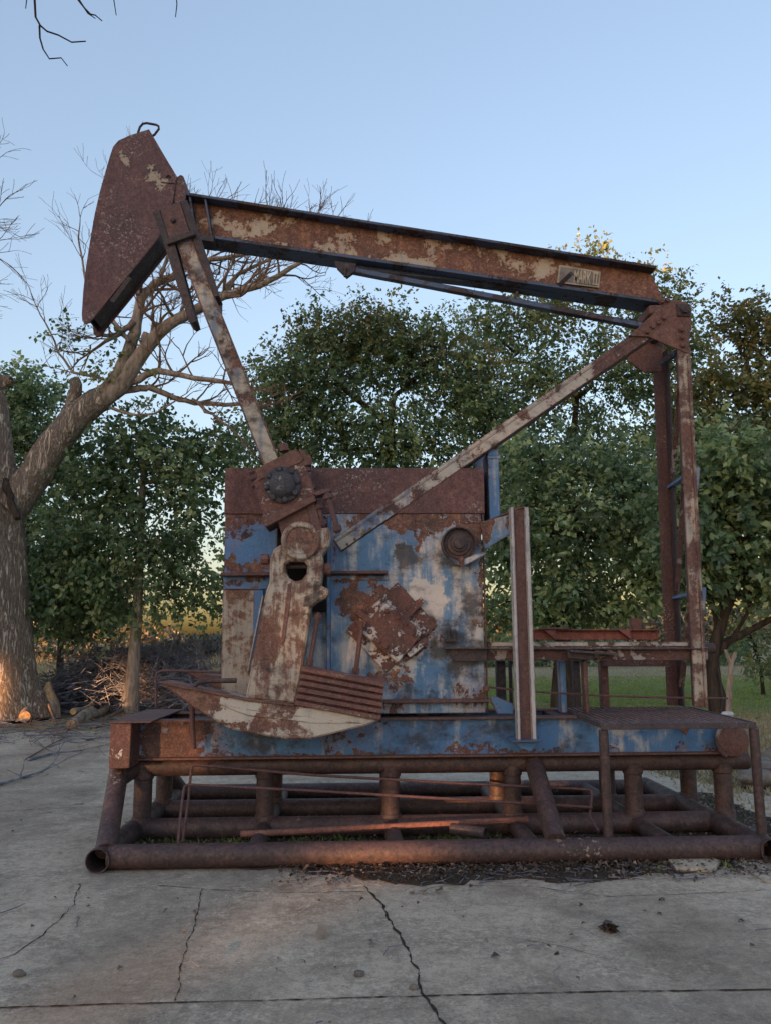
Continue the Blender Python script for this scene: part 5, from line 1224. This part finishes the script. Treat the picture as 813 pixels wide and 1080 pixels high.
# ------------------------------------------------------------------ litter, weeds, twigs and grass (nobody could count them)
rng = np.random.default_rng(41)
def scatter_flat(name, P, size, mat, label, cat, tone=.5, curl=.35):
    n = len(P); a = rng.uniform(0, 2 * math.pi, n)
    A = np.stack([np.cos(a), np.sin(a), rng.normal(0, .25, n)], 1); N = np.stack([rng.normal(0, .3, n), rng.normal(0, .3, n), np.ones(n)], 1); N = unit(N)
    B = unit(np.cross(A, N)); L = (size * rng.uniform(.4, 1.3, n))[:, None]
    o = quads(name, P, A * L, B * L * .32, N * L, mat, np.clip(rng.normal(tone, .28, n), 0, 1), None, curl)
    return tag(o, label, cat, None, 'stuff')
def cloud(n, x0, x1, y0, y1, z=0.012): return np.stack([rng.uniform(x0, x1, n), rng.uniform(y0, y1, n), rng.uniform(z, z + .012, n)], 1)
front = cloud(2600, -.6, 3.5, 5.8, 6.28); front = front[rng.uniform(0, 1, len(front)) < np.clip((front[:, 1] - 5.75) * 2.2, 0, 1)]
inside = cloud(5200, -1.9, 3.7, 6.4, 8.8); far = cloud(170, -6, 4, 2.6, 15, .002); mid = cloud(60, -2, 3.5, 4.2, 5.9, .002)
logs_ = cloud(900, -9, -4, 14, 17, .01)
scatter_flat('leaf_litter', np.concatenate([front, inside, far, mid, logs_]), .038, M['litter'], 'dead leaves and bark scraps scattered on the concrete and dirt', 'leaf litter', .42)
def scrap(px, py, n, r, size, mat, name, label, cat, tone, seed):
    rg = np.random.default_rng(seed); c = atz(px, py); P = np.stack([c.x + rg.normal(0, r, n), c.y + rg.normal(0, r * .6, n), rg.uniform(.006, .03, n)], 1)
    a = rg.uniform(0, 6.28, n); A = np.stack([np.cos(a), np.sin(a), rg.normal(.1, .35, n)], 1); N = unit(np.stack([rg.normal(0, .5, n), rg.normal(0, .5, n), np.ones(n)], 1)); B = unit(np.cross(A, N)); L = (size * rg.uniform(.6, 1.2, n))[:, None]
    tag(quads(name, P, A * L, B * L * .55, N * L, mat, np.clip(rg.normal(tone, .12, n), 0, 1), None, .3), label, cat)
scrap(640, 982, 16, .022, .06, M['litter'], 'leaf_clump', 'small dark clump of dry leaves lying alone on the concrete right of the long crack', 'leaves', .15, 1)
scrap(336, 987, 2, .03, .085, M['litter'], 'pale_leaf', 'pair of pale dry leaves on the concrete left of the long crack', 'leaf', .98, 2)
scrap(449, 943, 3, .03, .06, M['litter'], 'orange_leaf', 'sunlit orange leaf just in front of the front pipe', 'leaf', .9, 3)
for i, (x, y, s, lb) in enumerate(((21, 1029, .028, 'small brown stone on the concrete near the left edge'), (379, 1029, .026, 'small tan stone on the concrete beside the long joint'), (436, 1043, .02, 'tiny stone lying beside the crack near the bottom edge'))):
    c = atz(x, y); tag(link_mesh('pebble', rock((c.x, c.y, s * .4), (s * 1.3, s, s * .7), rg), M['stone'], None, 30), lb, 'stone', 'pebbles on the slab')
# crumbs: small twigs and grit
mb = MB()
for i in range(420):
    z = rng.uniform()
    if z < .45: x, y = rng.uniform(-.5, 3.5), rng.uniform(5.75, 6.25)
    elif z < .75: x, y = rng.uniform(-1.9, 3.6), rng.uniform(6.4, 8.7)
    else: x, y = rng.uniform(-5, 3.5), rng.uniform(3.2, 14)
    a = rng.uniform(0, math.pi * 2); L = rng.uniform(.04, .22); d = Vector((math.cos(a), math.sin(a), 0)); p = Vector((x, y, .012)); s = Vector((-d.y, d.x, 0)) * rng.normal(0, .15) * L
    mb.tube([p - d * L/2, p + s + Vector((0, 0, rng.uniform(0, .012))), p + d * L/2], [.0035, .003, .002], 4, caps=False)
for i in range(170):
    x, y = rng.uniform(-9.5, -4.2), rng.uniform(13.2, 17.6)
    a = rng.normal(.3, .8); L = rng.uniform(.15, .9); d = Vector((math.cos(a), math.sin(a), 0)); p = Vector((x, y, .02 + rng.uniform(0, .05))); s = Vector((-d.y, d.x, 0)) * rng.normal(0, .08) * L
    mb.tube([p - d * L/2, p + s + Vector((0, 0, rng.uniform(0, .06))), p + d * L/2], [.012, .009, .005], 4, caps=False)
tag(mb.build('twig_litter', M['brush'], None, smooth=0), 'small broken twigs scattered on the dirt and concrete', 'twig litter', None, 'stuff')
# weeds under the skid
def blades(name, P, h, w, mat, label, cat, tone=.5, lean=.35):
    n = len(P); A = np.stack([rng.normal(0, lean, n), rng.normal(0, lean, n), np.ones(n)], 1); A = unit(A)
    B = unit(np.cross(A, rng.normal(0, 1, (n, 3)) * (1, 1, .1))); L = (h * rng.uniform(.4, 1.3, n))[:, None]
    o = quads(name, P, A * L, B * w, B * 0, mat, np.clip(rng.normal(tone, .25, n), 0, 1), None, 0)
    return tag(o, label, cat, None, 'stuff')
def tufts(nt, per, x0, x1, y0, y1, sp, z=-.03, keep=None):
    c = np.stack([rng.uniform(x0, x1, nt), rng.uniform(y0, y1, nt), np.full(nt, z)], 1)
    if keep is not None: c = c[keep(c)]
    P = np.repeat(c, per, 0); P[:, :2] += rng.normal(0, sp, (len(P), 2)); return P
blades('weeds', np.concatenate([tufts(190, 14, -1.9, 1.2, 6.45, 7.1, .05, .0), tufts(120, 12, -1.9, 3.6, 7.3, 8.7, .06, .0), tufts(8, 9, 2, 3.6, 6.0, 6.25, .03, 0)]), .055, .006, M['grass_green'], 'low green weeds growing in the dirt under the skid', 'weeds', .25, .7)
def off_slab(c): return (c[:, 0] > 4.7 - (c[:, 1] - 6) * .15) | (c[:, 1] > 16.3)
X0 = lambda y: 0
g1 = tufts(9000, 6, -1, 19, 17, 36, .09); g1 = g1[(g1[:, 0] < g1[:, 1] * .55 + 1)]
blades('lawn_grass', g1, .07, .010, M['grass_green'], 'patch of short green grass on the lawn beyond the machine', 'grass', .5, .4)
g2 = np.concatenate([tufts(5000, 6, 3.5, 11, 8, 18, .08, keep=lambda c: c[:, 0] > 3.6 + .0 * c[:, 1]), tufts(7000, 6, 0, 30, 30, 60, .15)])
blades('dry_grass', g2, .08, .012, M['grass_dry'], 'short dry tan grass around and beyond the lawn', 'grass', .45, .5)
g3 = tufts(2600, 9, -18, -2.5, 24, 42, .16); blades('tall_grass', g3, .85, .018, M['grass_dry'], 'tall dry grass standing in the field behind the brush pile', 'grass', .5, .22)

# ------------------------------------------------------------------ far tree line and an unseen tree row added behind the viewer for shade
SCREEN_Y = -60.0  # depth of the added tree row that keeps the sun off
def wood(name, n, x0, x1, y0, y1, hf, size, mat, label, tone=.5, holes=()):
    x = rng.uniform(x0, x1, n); y = rng.uniform(y0, y1, n); h = hf(x); z = h * rng.uniform(0, 1, n) ** .9
    P = np.stack([x, y, z], 1)
    if holes:
        keep = np.ones(n, bool)
        for hx, hz, hr, hs in holes:
            f = (y - SCREEN_Y) / to_sun.y                     # gaps run along the sun's rays
            keep &= ((x - f * to_sun.x - hx) / (hr + .25)) ** 2 + ((z - f * to_sun.z - hz) / (hs + .25)) ** 2 > 1
        P = P[keep]; n = len(P)
    A = unit(rng.normal(0, 1, (n, 3))); N = unit(rng.normal(0, 1, (n, 3))); B = unit(np.cross(A, N)); L = (size * rng.uniform(.6, 1.3, n))[:, None]
    return tag(quads(name, P - A * L * .5, A * L, B * L * .38, N * L, mat, np.clip(rng.normal(tone, .2, n), 0, 1), None, .15), label, 'trees', None, 'stuff')
def hump(seed, base, amp, freq):
    r_ = np.random.default_rng(seed); ph = r_.uniform(0, 6, 6); fr = freq * r_.uniform(.5, 2.2, 6)
    return lambda x: base + amp * sum(np.sin(x * f + p) for f, p in zip(fr, ph)) / 2.4
wood('far_trees', 26000, -95, 110, 84, 104, hump(1, 5.0, 1.8, .12), .62, M['leaf_far'], 'far belt of trees across the field along the horizon', .6)
wood('hedge', 16000, -34, -4, 44, 49, hump(2, 1.6, .7, .35), .28, M['leaf_far'], 'low bushes across the dry grass behind the brush pile', .4)
wood('thicket', 5000, 2, 24, 48, 52, hump(4, 1.3, .6, .35), .30, M['leaf_mid'], 'shaded thicket of bushes filling the space behind the trees', .25)
def hole(px, py, Yd, r_, s):
    p = at(px, py, Yd); t = (SCREEN_Y - p.y) / to_sun.y; q = p + to_sun * t; return (q.x, q.z, r_, s)
holes = [hole(182, 785, 6.95, .15, .13), hole(388, 895, 6.2, .18, .05), hole(6, 726, 17.2, .65, .42)]  # gaps in the added tree row, aimed where sun patches should land
wood('shade_screen', 42000, -76, -29, SCREEN_Y - 2.2, SCREEN_Y + 2.2, hump(3, 19.6, .7, .2), .8, M['leaf_dark'], 'dense unseen row of tall trees added behind the viewer to shade the yard, gapped for sun patches', .4, holes)
